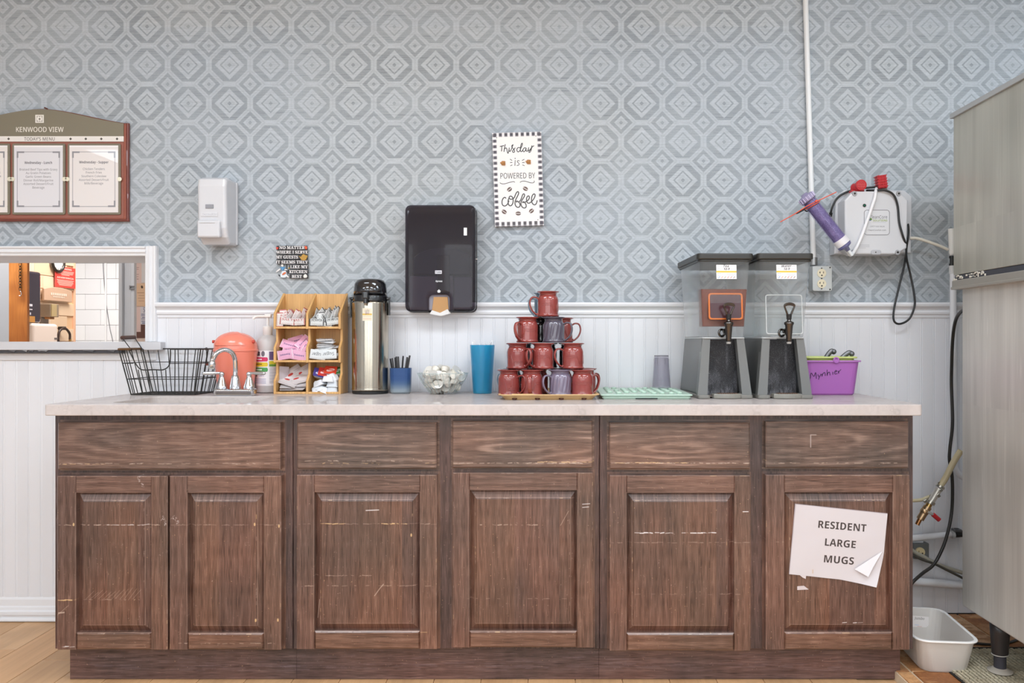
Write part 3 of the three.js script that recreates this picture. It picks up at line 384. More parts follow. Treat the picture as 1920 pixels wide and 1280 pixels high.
{ // paper notice in a plastic sleeve, taped on the door
  const mp = (x, y) => [1460 + x / 6.735, 920 + y / 6.737], tl = [215, 168], tr = [1370, 290], bl = [133, 1048];
  const tx = print(1024, 768, tl, tr, bl, '#d2ccd0', (x) => {
    for (const [s, a, b, w] of [['RESIDENT', 792, 480, 622], ['LARGE', 770, 696, 408], ['MUGS', 752, 906, 396]]) write(x, s, a, b + 8, 128, '#3a3336', 'sans-serif', 'center', 0.085, 'bold', w);
    x.fillStyle = 'rgba(206,178,150,0.6)'; x.fillRect(420, 990, 16, 50);
  });
  const zb = FRONT_Z + 0.0016, n = 24, pos = [], uv = [], idx = [], w = (u, v) => { const a = tl[0] + (tr[0] - tl[0]) * u + (bl[0] - tl[0]) * v, b = tl[1] + (tr[1] - tl[1]) * u + (bl[1] - tl[1]) * v; return mp(a, b); };
  for (let j = 0; j <= n; j++) for (let i = 0; i <= n; i++) {
    const u = i / n, v = j / n; let [a, b] = w(u, v); const cu = u + v;
    const curl = Math.max(0, cu - 1.55), z = zb + 0.002 * vn(u * 5, v * 5, 71) + 0.05 * curl * curl + 0.006 * curl; if (curl) { a -= curl * 26 * v; b += curl * 10; }
    pos.push(X(a, FRONT_Z), Y(b, FRONT_Z), z); uv.push(u, 1 - v);
  }
  for (let j = 0; j < n; j++) for (let i = 0; i < n; i++) { const a = j * (n + 1) + i, b = a + 1, c = a + n + 1, d = c + 1; idx.push(a, c, b, b, c, d); }
  const g = new THREE.BufferGeometry(); g.setAttribute('position', new THREE.Float32BufferAttribute(pos, 3)); g.setAttribute('uv', new THREE.Float32BufferAttribute(uv, 2)); g.setIndex(idx); g.computeVertexNormals();
  const t = thing('paper_notice', 'wrinkled white paper notice in a plastic sleeve taped on the cabinet door', 'notice', [X(1577, FRONT_Z), Y(1018, FRONT_Z), FRONT_Z]);
  const sh = wp('sheet', g, M(0xffffff, { map: tx, roughness: 0.3, clearcoat: 0.3, clearcoatRoughness: 0.15 }), t);
  const quadAt = (pts, z, d = 0.0006) => ext(poly(pts.map(([a, b]) => { const [p, q] = mp(a, b); return [X(p, FRONT_Z), Y(q, FRONT_Z)]; })), d).translate(0, 0, z);
  wp('sleeve_edge', merge([quadAt([[205, 160], [240, 172], [160, 1046], [128, 1048]], zb - 0.0009), quadAt([[205, 160], [1372, 282], [1370, 300], [230, 182]], zb - 0.0009)]), M(0xb9aeb4, { roughness: 0.2, clearcoat: 0.5 }), t);
  wp('fold', (() => { const q = [[1305, 752], [945, 980], [1105, 1066], [1180, 930]].map(([a, b]) => { const [p, r] = mp(a, b); return [X(p, FRONT_Z), Y(r, FRONT_Z)]; }), z = [0.004, 0.006, 0.016, 0.013]; const gg = new THREE.BufferGeometry(), V3 = (i) => [...q[i], zb + z[i]]; gg.setAttribute('position', new THREE.Float32BufferAttribute([...V3(0), ...V3(1), ...V3(2), ...V3(0), ...V3(2), ...V3(3)], 3)); gg.setAttribute('uv', new THREE.Float32BufferAttribute(new Array(12).fill(0), 2)); gg.computeVertexNormals(); return gg; })(), M(0xe0dbde, { roughness: 0.35 }), t);
  wp('tape', merge([quadAt([[1050, 1150], [1235, 1150], [1225, 1175], [1135, 1190]], zb, 0.0005), quadAt([[265, 1062], [345, 1070], [340, 1110], [300, 1092]], zb - 0.0008, 0.0005)]), M(0xd9cfd2, { roughness: 0.3 }), t);
  wp('tape', quadAt([[235, 1205], [320, 1198], [380, 1245], [235, 1252]], FRONT_Z - 0.0008, 0.0005), M(0xcfc4c6, { roughness: 0.3 }), t);
}
// ---------- things on the wall ----------
{ // menu board
  const z = 0.017, t = thing('menu_board', 'framed menu board with an arched top and three menu sheets', 'menu board', [X(76, 0), Y(415, 0), 0.001]);
  const L = (px) => X(px, z) - t.position.x, H = (py) => Y(py, z) - t.position.y, cx = 76, half = 164.5;
  const arch = (e) => { const s = new THREE.Shape(), a = L(cx - half + e), b = L(cx + half - e), y0 = H(415 - e), yS = H(230 + e * 0.6); s.moveTo(a, y0); s.lineTo(b, y0); s.lineTo(b, yS); s.lineTo(L(cx + half - Math.max(e, 8)), yS); s.bezierCurveTo(L(cx + 100), H(222 + e), L(cx + 45), H(203.5 + e), L(cx), H(203.5 + e)); s.bezierCurveTo(L(cx - 45), H(203.5 + e), L(cx - 100), H(222 + e), L(cx - half + Math.max(e, 8)), yS); s.lineTo(a, yS); s.lineTo(a, y0); return s; };
  const wood = M(0x6e2d20, { roughness: 0.3, clearcoat: 0.5 });
  part('frame', ext(arch(0), 0.015, 0.004), wood, t); part('frame_step', ext(arch(4), 0.004, 0.0015), M(0x94503c, { roughness: 0.35 }), t, [0, 0, 0.0145]);
  const taupe = M(0x7b7463, { roughness: 0.5 });
  const head = new THREE.Shape(); head.moveTo(L(cx - 158), H(266)); head.lineTo(L(cx + 157), H(266)); head.lineTo(L(cx + 157), H(232)); head.bezierCurveTo(L(cx + 95), H(224), L(cx + 45), H(205.5), L(cx), H(205.5)); head.bezierCurveTo(L(cx - 45), H(205.5), L(cx - 95), H(224), L(cx - 158), H(232)); head.lineTo(L(cx - 158), H(266));
  const hx0 = L(cx - 158), hx1 = L(cx + 157), hy0 = H(267), hy1 = H(204);
  const hg = ext(head, 0.004); uvPlane(hg, hx0, hx1, hy0, hy1);
  const ht = print(1024, 208, [cx - 158, 204], [cx + 157, 204], [cx - 158, 267], '#7d7664', (x) => {
    x.fillStyle = '#e9e4dc'; x.fillRect(68, 216, 16, 15); x.strokeStyle = '#9a948a'; x.lineWidth = 0.7; x.strokeRect(70.5, 218.3, 11, 10.4); x.fillStyle = '#6b665c'; for (const [a, b] of [[72, 220], [80, 220], [72, 227.5], [80, 227.5], [76, 219.6], [76, 227.8]]) x.fillRect(a - 0.6, b - 0.6, 1.2, 1.2); x.beginPath(); x.moveTo(76, 221.6); x.lineTo(78, 223.8); x.lineTo(76, 226); x.lineTo(74, 223.8); x.fill();
    write(x, 'KENWOOD VIEW', 76, 247.6, 12.5, '#efeae2', 'sans-serif', 'center', 0, '', 90);
    x.fillStyle = '#e4dfda'; x.fillRect(-100, 256, 340, 10.4); write(x, 'TODAY\u2019S MENU', 76, 264.3, 8.6, '#3b3833', 'sans-serif', 'center', 0, '', 58);
    x.fillStyle = '#4a463f'; for (const d of [-68, -38, -10, 18, 134, 162.5, 191.5, 221]) { x.save(); x.translate(d, 261); x.rotate(Math.PI / 4); x.fillRect(-1.8, -1.8, 3.6, 3.6); x.restore(); }
  });
  part('header', hg, M(0xffffff, { map: ht, roughness: 0.45 }), t, [0, 0, 0.018]);
  part('inner_field', ext(poly([[L(cx - 158), H(409)], [L(cx + 157), H(409)], [L(cx + 157), H(267)], [L(cx - 158), H(267)]]), 0.003), M(0x94594a, { roughness: 0.4 }), t, [0, 0, 0.0175]);
  const menu = (px0, px1, bg, draw) => {
    const g = sub('menu_holder', t), w = L(px1) - L(px0), h = H(270) - H(403); g.position.set((L(px0) + L(px1)) / 2, (H(270) + H(403)) / 2, 0.0205);
    part('holder', ext(rrect(w, h, 0.008), 0.006, 0.0015), taupe, g);
    const sw = w - 0.017, shh = h - 0.017, cxp = (px0 + px1) / 2;
    const tx = print(384, 512, [px0 + 4, 274], [px1 - 4, 274], [px0 + 4, 399], bg, (x) => {
      x.fillStyle = '#eeecec'; x.fillRect(px0 + 4, 274, 91, 3); x.strokeStyle = '#8b8a8f'; x.lineWidth = 1; x.strokeRect(px0 + 10, 286, px1 - px0 - 20, 102); x.fillStyle = '#8b8a8f';
      for (const [a, b, sx, sy] of [[px0 + 9, 285, 1, 1], [px1 - 9, 285, -1, 1], [px0 + 9, 389, 1, -1], [px1 - 9, 389, -1, -1]]) { x.fillRect(a, b, 14 * sx, 3 * sy); x.fillRect(a, b, 3 * sx, 12 * sy); }
      draw(x, cxp);
    });
    const [fg, fm] = face(sw, shh, tx, { roughness: 0.3, clearcoat: 0.4 }, 0.0012); part('menu_sheet', fg, fm, g, [0, 0, 0.0066]);
  };
  const lines = (x, c, y, arr, sz = 6.2) => arr.forEach((s, i) => write(x, s, c, y + i * 6.75, sz, '#7d7b80'));
  menu(26, 125, '#dcdade', (x, c) => { write(x, 'Wednesday - Lunch', c, 308.5, 6.6, '#55535a', 'sans-serif', 'center', 0, 'bold', 52); lines(x, c, 321, ['Braised Beef Tips with Gravy', 'Au Gratin Potatoes', 'Garlic Green Beans', 'Dinner Roll/Margarine', 'Assorted Dessert/Fruit', 'Beverage'], 5.6); });
  menu(129.5, 228.5, '#e2dcda', (x, c) => { write(x, 'Wednesday - Supper', c, 307.5, 6.6, '#55535a', 'sans-serif', 'center', 0, 'bold', 55); lines(x, c, 320, ['Chicken Tenders', 'French Fries', 'Southern Coleslaw', 'Assorted Dessert/Fruit', 'Milk/Beverage'], 5.6); });
  menu(-77.5, 21.5, '#e6e0dc', (x, c) => { write(x, 'Wednesday - Breakfast', c, 309, 6.6, '#55535a', 'sans-serif', 'center', 0, 'bold', 64); lines(x, c, 320, ['Assorted Cereal with Fruit', 'Scrambled Eggs and Toast', 'Juice/Milk/Beverage Choice'], 5.6); });
  for (const px of [22, 27.5, 124.5, 130, 227.5]) part('clip', at(cyl(0.0085, 0.0085, 0.003, 20), 0, 0, 0, Math.PI / 2), M(0xe6dfc8, { metalness: 0.5, roughness: 0.3 }), t, [L(px), H(337), 0.0285]);
  part('hook', at(rbox(0.016, 0.006, 0.004), 0, 0, 0, 0, 0, -0.4), M(0x5a2a22), t, [L(85), H(202.5), 0.012]);
}
{ // white soap dispenser
  const t = thing('soap_dispenser', 'white push-lever soap dispenser on the papered wall above the coral bin', 'soap dispenser', [-1.2895, Y(402), 0.0005]);
  const plastic = M(0xd2d2d6, { roughness: 0.22, clearcoat: 0.3 });
  const prof = poly([[0, -0.128], [0.075, -0.13], [0.1, -0.105], [0.112, -0.07], [0.118, 0.09], [0.112, 0.118], [0.09, 0.128], [0, 0.128]]);    // (depth, height)
  const body = ext(prof, 0.112, 0.012, 4).rotateY(-Math.PI / 2).translate(0.056, 0, 0);
  part('back_plate', rbox(0.112, 0.25, 0.02, 0.006), plastic, t, [0.003, 0, 0.0105]); part('cover', body, plastic, t, [0, 0, 0.002]);
  part('push_lever', rbox(0.088, 0.068, 0.026, 0.008, 3), plastic, t, [-0.008, -0.075, 0.117]); part('lever_ridge', rbox(0.06, 0.003, 0.004, 0.001), plastic, t, [-0.012, -0.052, 0.131]);
  part('window', rbox(0.031, 0.016, 0.003, 0.001), M(0x8d8d93, { roughness: 0.2 }), t, [-0.008, 0.012, 0.118]);
  const [g, m] = face(0.062, 0.016, print(256, 64, [0, 0], [100, 0], [0, 25], '#d2d2d6', (x) => write(x, 'DermaRite', 50, 19, 19, '#a9a9b0', 'serif', 'center', 0, '', 92)), { roughness: 0.25 }, 0.0006); part('lettering', g, m, t, [-0.008, -0.018, 0.1175], [-0.02, 0, 0]);
}
{ // small metal plaque of seven dark bars
  const z = 0.012, t = thing('wall_plaque', 'small dark metal plaque with raised white lettering above the bamboo organizer', 'plaque', [X(547.5), Y(492), 0.0005]);
  const q = (x, y) => [500 + x / 14.22, 450 + y / 14.22], L = (x) => X(q(x, 0)[0], z) - t.position.x, H = (y) => Y(q(0, y)[1], z) - t.position.y;
  const bars = [['NO MATTER', 335, 1015, 150, 255, 260, 1080], ['WHERE I SERVE', 250, 1100, 262, 375, 255, 1095], ['MY GUESTS', 250, 840, 395, 505, 255, 1095], ['IT SEEMS THEY', 245, 1100, 522, 640, 255, 1105], ['LIKE MY', 625, 1095, 655, 765, 600, 1105], ['KITCHEN', 600, 1085, 785, 895, 560, 1105], ['BEST', 665, 940, 910, 1022, 610, 1105]];
  for (const [s, a, b, y0, y1, x0, x1] of bars) {
    const tx = print(512, 64, [x0, y0], [x1, y0], [x0, y1], '#2a2425', (x) => write(x, s, (a + b) / 2, y1 - 14, 112, '#f3efee', 'serif', 'center', 0, 'bold', b - a));
    const g = rbox(L(x1) - L(x0), H(y0) - H(y1), 0.005, 0.0008, 1); uvPlane(g, -(L(x1) - L(x0)) / 2, (L(x1) - L(x0)) / 2, -(H(y0) - H(y1)) / 2, (H(y0) - H(y1)) / 2); part('bar', g, M(0xffffff, { map: tx, roughness: 0.35 }), t, [(L(x0) + L(x1)) / 2, (H(y0) + H(y1)) / 2, 0.009]);
  }
  const blob = (name, pts, col, zz = 0.0115, d = 0.004) => { const c = new THREE.CatmullRomCurve3(pts.map(([a, b]) => V(L(a), H(b), 0)), true), s = new THREE.Shape(c.getPoints(pts.length * 5).map((p) => new THREE.Vector2(p.x, p.y))); part(name, ext(s, d, 0.0008, 1), M(col, { roughness: 0.4 }), t, [0, 0, zz]); };
  blob('teapot', [[860, 425], [920, 440], [950, 395], [990, 375], [1040, 400], [1095, 420], [1075, 480], [1040, 535], [930, 530], [895, 470]], 0xb68a34);
  blob('heart', [[290, 195], [265, 185], [255, 215], [285, 255], [320, 215], [315, 190]], 0xd0412f); blob('heart', [[1015, 175], [1045, 160], [1080, 180], [1075, 235], [1050, 255], [1030, 215]], 0xe2572f);
  blob('skirt', [[400, 830], [500, 820], [530, 900], [505, 990], [420, 1000], [330, 965], [385, 890]], 0xdde6ee, 0.006); blob('apron', [[420, 900], [500, 850], [515, 880], [420, 930]], 0xd66f42, 0.0095); blob('bodice', [[350, 735], [410, 715], [490, 720], [465, 765], [440, 810], [400, 800], [395, 765]], 0x4f8fc0, 0.008);
  blob('head', [[385, 660], [420, 645], [445, 670], [440, 710], [400, 705]], 0xe8e0d8, 0.009); blob('arm', [[350, 755], [365, 775], [260, 855], [240, 850]], 0xeeeae8, 0.007); blob('arm', [[470, 770], [545, 785], [540, 800], [465, 790]], 0xeeeae8, 0.007); blob('leg', [[520, 920], [590, 985], [570, 1000], [510, 945]], 0xeeeae8, 0.007); blob('shoe', [[320, 910], [370, 960], [350, 975], [310, 935]], 0x2c2c34, 0.007); blob('spoon', [[570, 750], [600, 725], [615, 745], [590, 765]], 0xc29a3e, 0.008);
  blob('teacup', [[985, 955], [1035, 905], [1085, 955], [1075, 1000], [1000, 1005]], 0xece8e0, 0.012);
  part('back_wire', merge([at(rbox(0.003, 0.12, 0.003), 0.03, 0, 0.004), at(rbox(0.003, 0.12, 0.003), -0.02, 0.01, 0.004), at(rbox(0.003, 0.06, 0.003), 0.03, 0.0, 0.0015)]), steelDark, t);
}
{ // paper towel dispenser
  const z = 0.1, t = thing('towel_dispenser', 'large smoky black paper towel dispenser on the wall over the chair rail', 'towel dispenser', [X(825, z), Y(584, z), 0.001]);
  const L = (px) => X(px, z) - t.position.x, H = (py) => Y(py, z) - t.position.y, x0 = L(758.5), x1 = L(891), y0 = 0, y1 = H(383), r = 0.026;
  const shape = (e) => { const s = new THREE.Shape(), a = x0 + e, b = x1 - e, c = y0 + e, d = y1 - e, n0 = L(803) - e, n1 = L(842) + e, ny = H(552) + e; s.moveTo(a + r, c); s.lineTo(n0, c); s.lineTo(n0, ny - 0.02); s.quadraticCurveTo(n0, ny, n0 + 0.02, ny); s.lineTo(n1 - 0.02, ny); s.quadraticCurveTo(n1, ny, n1, ny - 0.02); s.lineTo(n1, c); s.lineTo(b - r, c); s.quadraticCurveTo(b, c, b, c + r); s.lineTo(b, d - r); s.quadraticCurveTo(b, d, b - r, d); s.lineTo(a + r, d); s.quadraticCurveTo(a, d, a, d - r); s.lineTo(a, c + r); s.quadraticCurveTo(a, c, a + r, c); return s; };
  part('back_plate', ext(shape(0.004), 0.02), M(0x1d1b1e, { roughness: 0.4 }), t);
  const smoke = M(0x8a828c, { transmission: 0.9, roughness: 0.03, ior: 1.42, specularIntensity: 0.6 });
  part('cover', ext(shape(0), 0.078, 0.016, 5, 16), smoke, t, [0, 0, 0.0205]);
  part('edge_rim', ext((() => { const s = shape(-0.002); const o = shape(0.004); s.holes.push(new THREE.Path(o.getPoints(12))); return s; })(), 0.014, 0.003), M(0x2c2826, { roughness: 0.2, clearcoat: 1 }), t, [0, 0, 0.022]);
  part('towel_stack', span(L(766), L(848), H(581), H(516), 0.024, 0.075, 0.004), M(0x9b98a2, { roughness: 0.7 }), t);
  part('towel_stack', span(L(849), L(882), H(579), H(517), 0.024, 0.066, 0.004), M(0x8b8c9c, { roughness: 0.7 }), t);
  const disc = new THREE.Shape(); disc.moveTo(L(774), H(514)); disc.lineTo(L(880), H(514)); disc.lineTo(L(880), H(478)); disc.bezierCurveTo(L(862), H(458), L(792), H(458), L(774), H(482)); disc.lineTo(L(774), H(514));
  part('feeder', ext(disc, 0.06, 0.004), M(0x35394a, { roughness: 0.4 }), t, [0, 0, 0.022]); part('feeder_post', span(L(818), L(842), H(549), H(477), 0.07, 0.086, 0.003), M(0x1a1b24, { roughness: 0.4 }), t);
  part('towel', (() => { const s = poly([[L(808), H(586)], [L(812), H(556)], [L(838), H(556)], [L(840), H(582)], [L(824), H(588)]]); return ext(s, 0.003); })(), M(0xbf9260, { roughness: 0.7 }), t, [0, 0, 0.077]);
  part('towel_tip', ext(poly([[L(804), H(588)], [L(809), H(581)], [L(824), H(586)], [L(838), H(579)], [L(844), H(587)], [L(826), H(592)]]), 0.002), M(0xe3e1e0, { roughness: 0.7 }), t, [0, 0, 0.081]);
  part('towel_slot_back', span(L(805), L(841), H(583), H(553), 0.02, 0.022), M(0x2b211c), t);
  const lg = (txt, px, py, w, h, col, bg, size) => { const [g, m] = face(w, h, print(160, 64, [0, 0], [100, 0], [0, 40], bg, (x) => write(x, txt, 50, 31, size, col, 'sans-serif', 'center', 0, 'bold', 88)), { roughness: 0.25 }, 0.0006); part('emblem', g, m, t, [L(px), H(py), 0.0985]); };
  lg('TORK', 822, 510, 0.026, 0.013, '#33323a', '#dcdce2', 30); lg('Xpress', 823, 527, 0.03, 0.01, '#ececf0', '#2b282d', 34);
  part('arrow_mark', ext(poly([[-0.005, -0.005], [0.005, -0.005], [0.005, 0], [0.008, 0], [0, 0.008], [-0.008, 0], [-0.005, 0]]), 0.0008), M(0xdededf), t, [L(823), H(546), 0.0983]);
  part('sticker', rbox(0.0125, 0.03, 0.001, 0.0004), M(0xf2f2f4), t, [L(872.5), H(434), 0.0984]); part('lock', at(cyl(0.006, 0.006, 0.006, 16), 0, 0, 0, 0, 0, Math.PI / 2), chrome, t, [x1 + 0.001, H(483), 0.05]);
}
{ // coffee sign, traced from its face
  const A = [200, 118], B = [762, 98], C = [230, 1188], z = 0.022;
  const tx = print(640, 1216, A, B, C, '#efeeee', (x) => {
    const u = (i, j) => [A[0] + (B[0] - A[0]) * i + (C[0] - A[0]) * j, A[1] + (B[1] - A[1]) * i + (C[1] - A[1]) * j];
    const quad = (i0, j0, i1, j1, col) => { x.fillStyle = col; x.beginPath(); [[i0, j0], [i1, j0], [i1, j1], [i0, j1]].forEach(([a, b], k) => x[k ? 'lineTo' : 'moveTo'](...u(a, b))); x.fill(); };
    const bx = 0.088, by = 0.047;
    quad(0, 0, 1, 1, '#e6e4e6');
    for (let k = 0; k < 9; k++) { const c = 0.055 + k * 0.1115; quad(c - 0.03, 0, c + 0.03, by, '#a09da3'); quad(c - 0.03, 1 - by, c + 0.03, 1, '#a09da3'); }
    for (let k = 0; k < 17; k++) { const c = 0.03 + k * 0.059; quad(0, c - 0.0155, bx, c + 0.0155, '#a09da3'); quad(1 - bx, c - 0.0155, 1, c + 0.0155, '#a09da3'); }
    for (let k = 0; k < 9; k++) { const c = 0.055 + k * 0.1115; quad(c - 0.03, 0.009, c + 0.03, 0.038, '#4d4a52'); quad(c - 0.03, 0.957, c + 0.03, 0.99, '#5a565a'); }
    for (let k = 0; k < 17; k++) { const c = 0.03 + k * 0.059; quad(0.02, c - 0.0155, 0.075, c + 0.0155, '#55515a'); quad(0.928, c - 0.0155, 0.985, c + 0.0155, '#55515a'); }
    quad(bx, by, 1 - bx, 1 - by, '#eeecea');
    const ink = '#3b3a3d';
    strokes(x, ['M292 272 L334 262', 'M311 268 C310 290 310 308 307 325', 'M350 250 C343 280 339 303 336 330', 'M338 310 C350 284 364 284 368 300 C371 318 372 342 382 350 C390 330 394 310 396 288', 'M396 290 C393 310 393 330 405 328 C420 315 430 270 440 252 C424 256 421 270 430 285 C445 300 462 318 455 334 C445 344 430 337 433 322 C442 310 455 300 462 288', 'M520 288 C500 275 480 292 483 316 C489 342 515 336 525 302', 'M520 310 C530 285 552 250 545 234 C532 228 520 290 524 318 C530 344 546 322 553 308', 'M590 292 C570 275 548 300 553 322 C562 342 580 326 589 292 C585 312 590 334 606 322 C614 305 616 292 618 284', 'M618 284 C610 312 616 326 630 318 C645 304 650 280 655 262 C652 300 640 342 622 338 C614 330 640 290 676 262'], ink, 9);
    strokes(x, ['M464 430 L460 490', 'M510 436 C490 425 480 445 495 455 C515 465 515 490 482 488', 'M406 418 L426 430', 'M408 455 L428 455', 'M410 492 L428 484', 'M566 418 L544 430', 'M568 455 L546 456', 'M568 490 L548 482'], ink, 7); x.fillStyle = ink; x.beginPath(); x.arc(463, 408, 6, 0, 7); x.fill();
    write(x, 'POWERED BY', 490, 636, 88, ink, 'sans-serif', 'center', -0.022, '', 404);
    strokes(x, ['M290 688 C320 715 370 690 400 682 C430 674 450 668 457 680', 'M520 680 C550 655 590 670 620 680 C650 692 690 690 680 664'], ink, 7);
    strokes(x, ['M355 862 C343 842 318 862 312 900 C308 942 330 960 352 950 C374 940 384 915 390 895', 'M395 860 C374 880 377 947 405 950 C432 950 444 905 438 870 C430 834 400 830 393 856 C395 880 430 885 455 852', 'M455 852 C470 805 490 772 501 795 C509 818 470 862 462 902 C455 942 475 972 502 966 C527 955 522 920 497 902 C482 890 470 895 480 908', 'M505 905 C535 885 538 840 550 820 C562 803 578 818 565 845 C552 870 535 885 529 912 C524 952 550 982 577 972 C602 957 582 915 562 905 C550 900 545 905 550 914', 'M560 910 C590 905 626 880 625 850 C621 824 596 835 592 870 C590 912 612 932 637 910', 'M637 910 C665 890 693 850 690 822 C684 802 656 815 650 862 C645 912 666 942 690 936 C706 928 711 905 713 890'], '#4a494b', 12);
    for (const [a, b, r] of [[398, 762, -0.7], [580, 754, 0.5], [337, 1019, 0.6], [497, 1037, 0], [648, 1007, -0.7]]) { x.save(); x.translate(a, b); x.rotate(r); x.fillStyle = '#6a5752'; x.beginPath(); x.ellipse(0, 0, 31, 23, 0, 0, 7); x.fill(); x.strokeStyle = '#eeecea'; x.lineWidth = 6; x.beginPath(); x.moveTo(-32, 4); x.bezierCurveTo(-10, -8, 10, 8, 32, -4); x.stroke(); x.restore(); }
    x.fillStyle = '#222'; for (const [a, b] of [[252, 173], [700, 151], [275, 1107], [722, 1107]]) { x.beginPath(); x.arc(a, b, 5, 0, 7); x.fill(); }
  });
  const px = (x) => 890 + x / 6.095, py = (y) => 230 + y / 6.095, w = (px(B[0]) - px(A[0])) / F * (D - z), h = (py(C[1]) - py(A[1])) / F * (D - z), cxp = px((B[0] + C[0]) / 2), cyp = py((B[1] + C[1]) / 2);
  const t = thing('coffee_sign', 'tall white wooden coffee sign with a checkered border, hung slightly crooked', 'sign', [X(cxp, z), Y(cyp, z), 0.001]); t.rotation.z = 0.03;
  const g = rbox(w, h, 0.021, 0.0012, 1); uvPlane(g, -w / 2, w / 2, -h / 2, h / 2); part('board', g, M(0xffffff, { map: tx, roughness: 0.6 }), t, [0, 0, 0.0107]);
  const inv = (x, y) => { const dx = px(x) - cxp, dy = py(y) - cyp, k = (D - z) / F, c = Math.cos(0.03), s = Math.sin(0.03); const a = dx * k, b = -dy * k; return [a * c + b * s, -a * s + b * c]; };
  for (const [a, b] of [[325, 463], [615, 448]]) {
    const [x0, y0] = inv(a, b), gs = []; for (let k = 0; k < 11; k++) { const an = k * 2.4, r = 0.0009 * k; gs.push(at(new THREE.TorusGeometry(0.0025 + 0.00028 * k, 0.0012, 6, 12, 4.2).rotateX(0.35 * (k % 3 - 1)).rotateZ(an), Math.cos(an) * r * 0.7, Math.sin(an) * r * 0.7, 0.006 - 0.0003 * k)); }
    gs.push(at(cyl(0.0085, 0.0095, 0.003, 9).rotateX(Math.PI / 2), 0, 0, 0.0015)); part('rosette', merge(gs), M(0xc08a55, { roughness: 0.7 }), t, [x0, y0, 0.0215]);
  }
}
{ // conduit with clamps, outlet box
  const z = 0.018, a = V(X(1508.5, z), Y(-60, z), z), b = V(X(1525.5, z), Y(497, z), z), top = V(a.x - (RH - a.y) * (b.x - a.x) / (a.y - b.y), RH, z);
  const t = thing('conduit', 'white painted metal conduit running up the papered wall', 'conduit', [b.x, b.y, z]);
  wp('pipe', bar(top, b, 0.0105, 16), M(0xe3e5e6, { roughness: 0.3 }), t); wp('connector', bar(b.clone().add(V(0, 0.03, 0)), b, 0.015, 16), M(0x9c9c9c, { metalness: 0.8, roughness: 0.35 }), t);
  const zb = 0.045, o = thing('outlet_box', 'grey metal outlet box with two cream sockets beside the drink dispensers', 'outlet', [X(1541.5, zb), Y(522, zb), 0.001]), w = 0.078, h = 0.1;
  part('box', rbox(w, h, 0.042, 0.006, 3), M(0xb4b7b7, { metalness: 0.4, roughness: 0.4 }), o, [0, 0, 0.0215]); part('cover', ext(rrect(w - 0.002, h - 0.002, 0.008), 0.004, 0.001), M(0xbfc2c2, { metalness: 0.4, roughness: 0.35 }), o, [0, 0, 0.0425]);
  for (const s of [1, -1]) { const g = sub('socket', o); g.position.set(-0.003, s * 0.0205, 0.047); part('face', at(cyl(0.0175, 0.0175, 0.004, 28), 0, 0, 0, Math.PI / 2), M(0xe6dcc0, { roughness: 0.35 }), g); part('slot', merge([at(rbox(0.0022, 0.008, 0.001, 0.0003), -0.0065, 0.003, 0), at(rbox(0.005, 0.002, 0.001, 0.0003), -0.008, 0.003, 0), at(rbox(0.0022, 0.008, 0.001, 0.0003), 0.0065, 0.003, 0), at(cyl(0.003, 0.003, 0.001, 12), 0, -0.0085, 0, Math.PI / 2)]), M(0x2c2822), g, [0, 0, 0.0022]); }
  for (const y of [0.04, 0, -0.04]) part('screw', at(cyl(0.0028, 0.0028, 0.002, 10), -0.003, y, 0.0472, Math.PI / 2), steelDark, o); for (const [a2, b2] of [[0.03, 0.043], [0.03, -0.043]]) part('screw', at(cyl(0.003, 0.003, 0.002, 10), a2, b2, 0.0472, Math.PI / 2), steelDark, o);
}
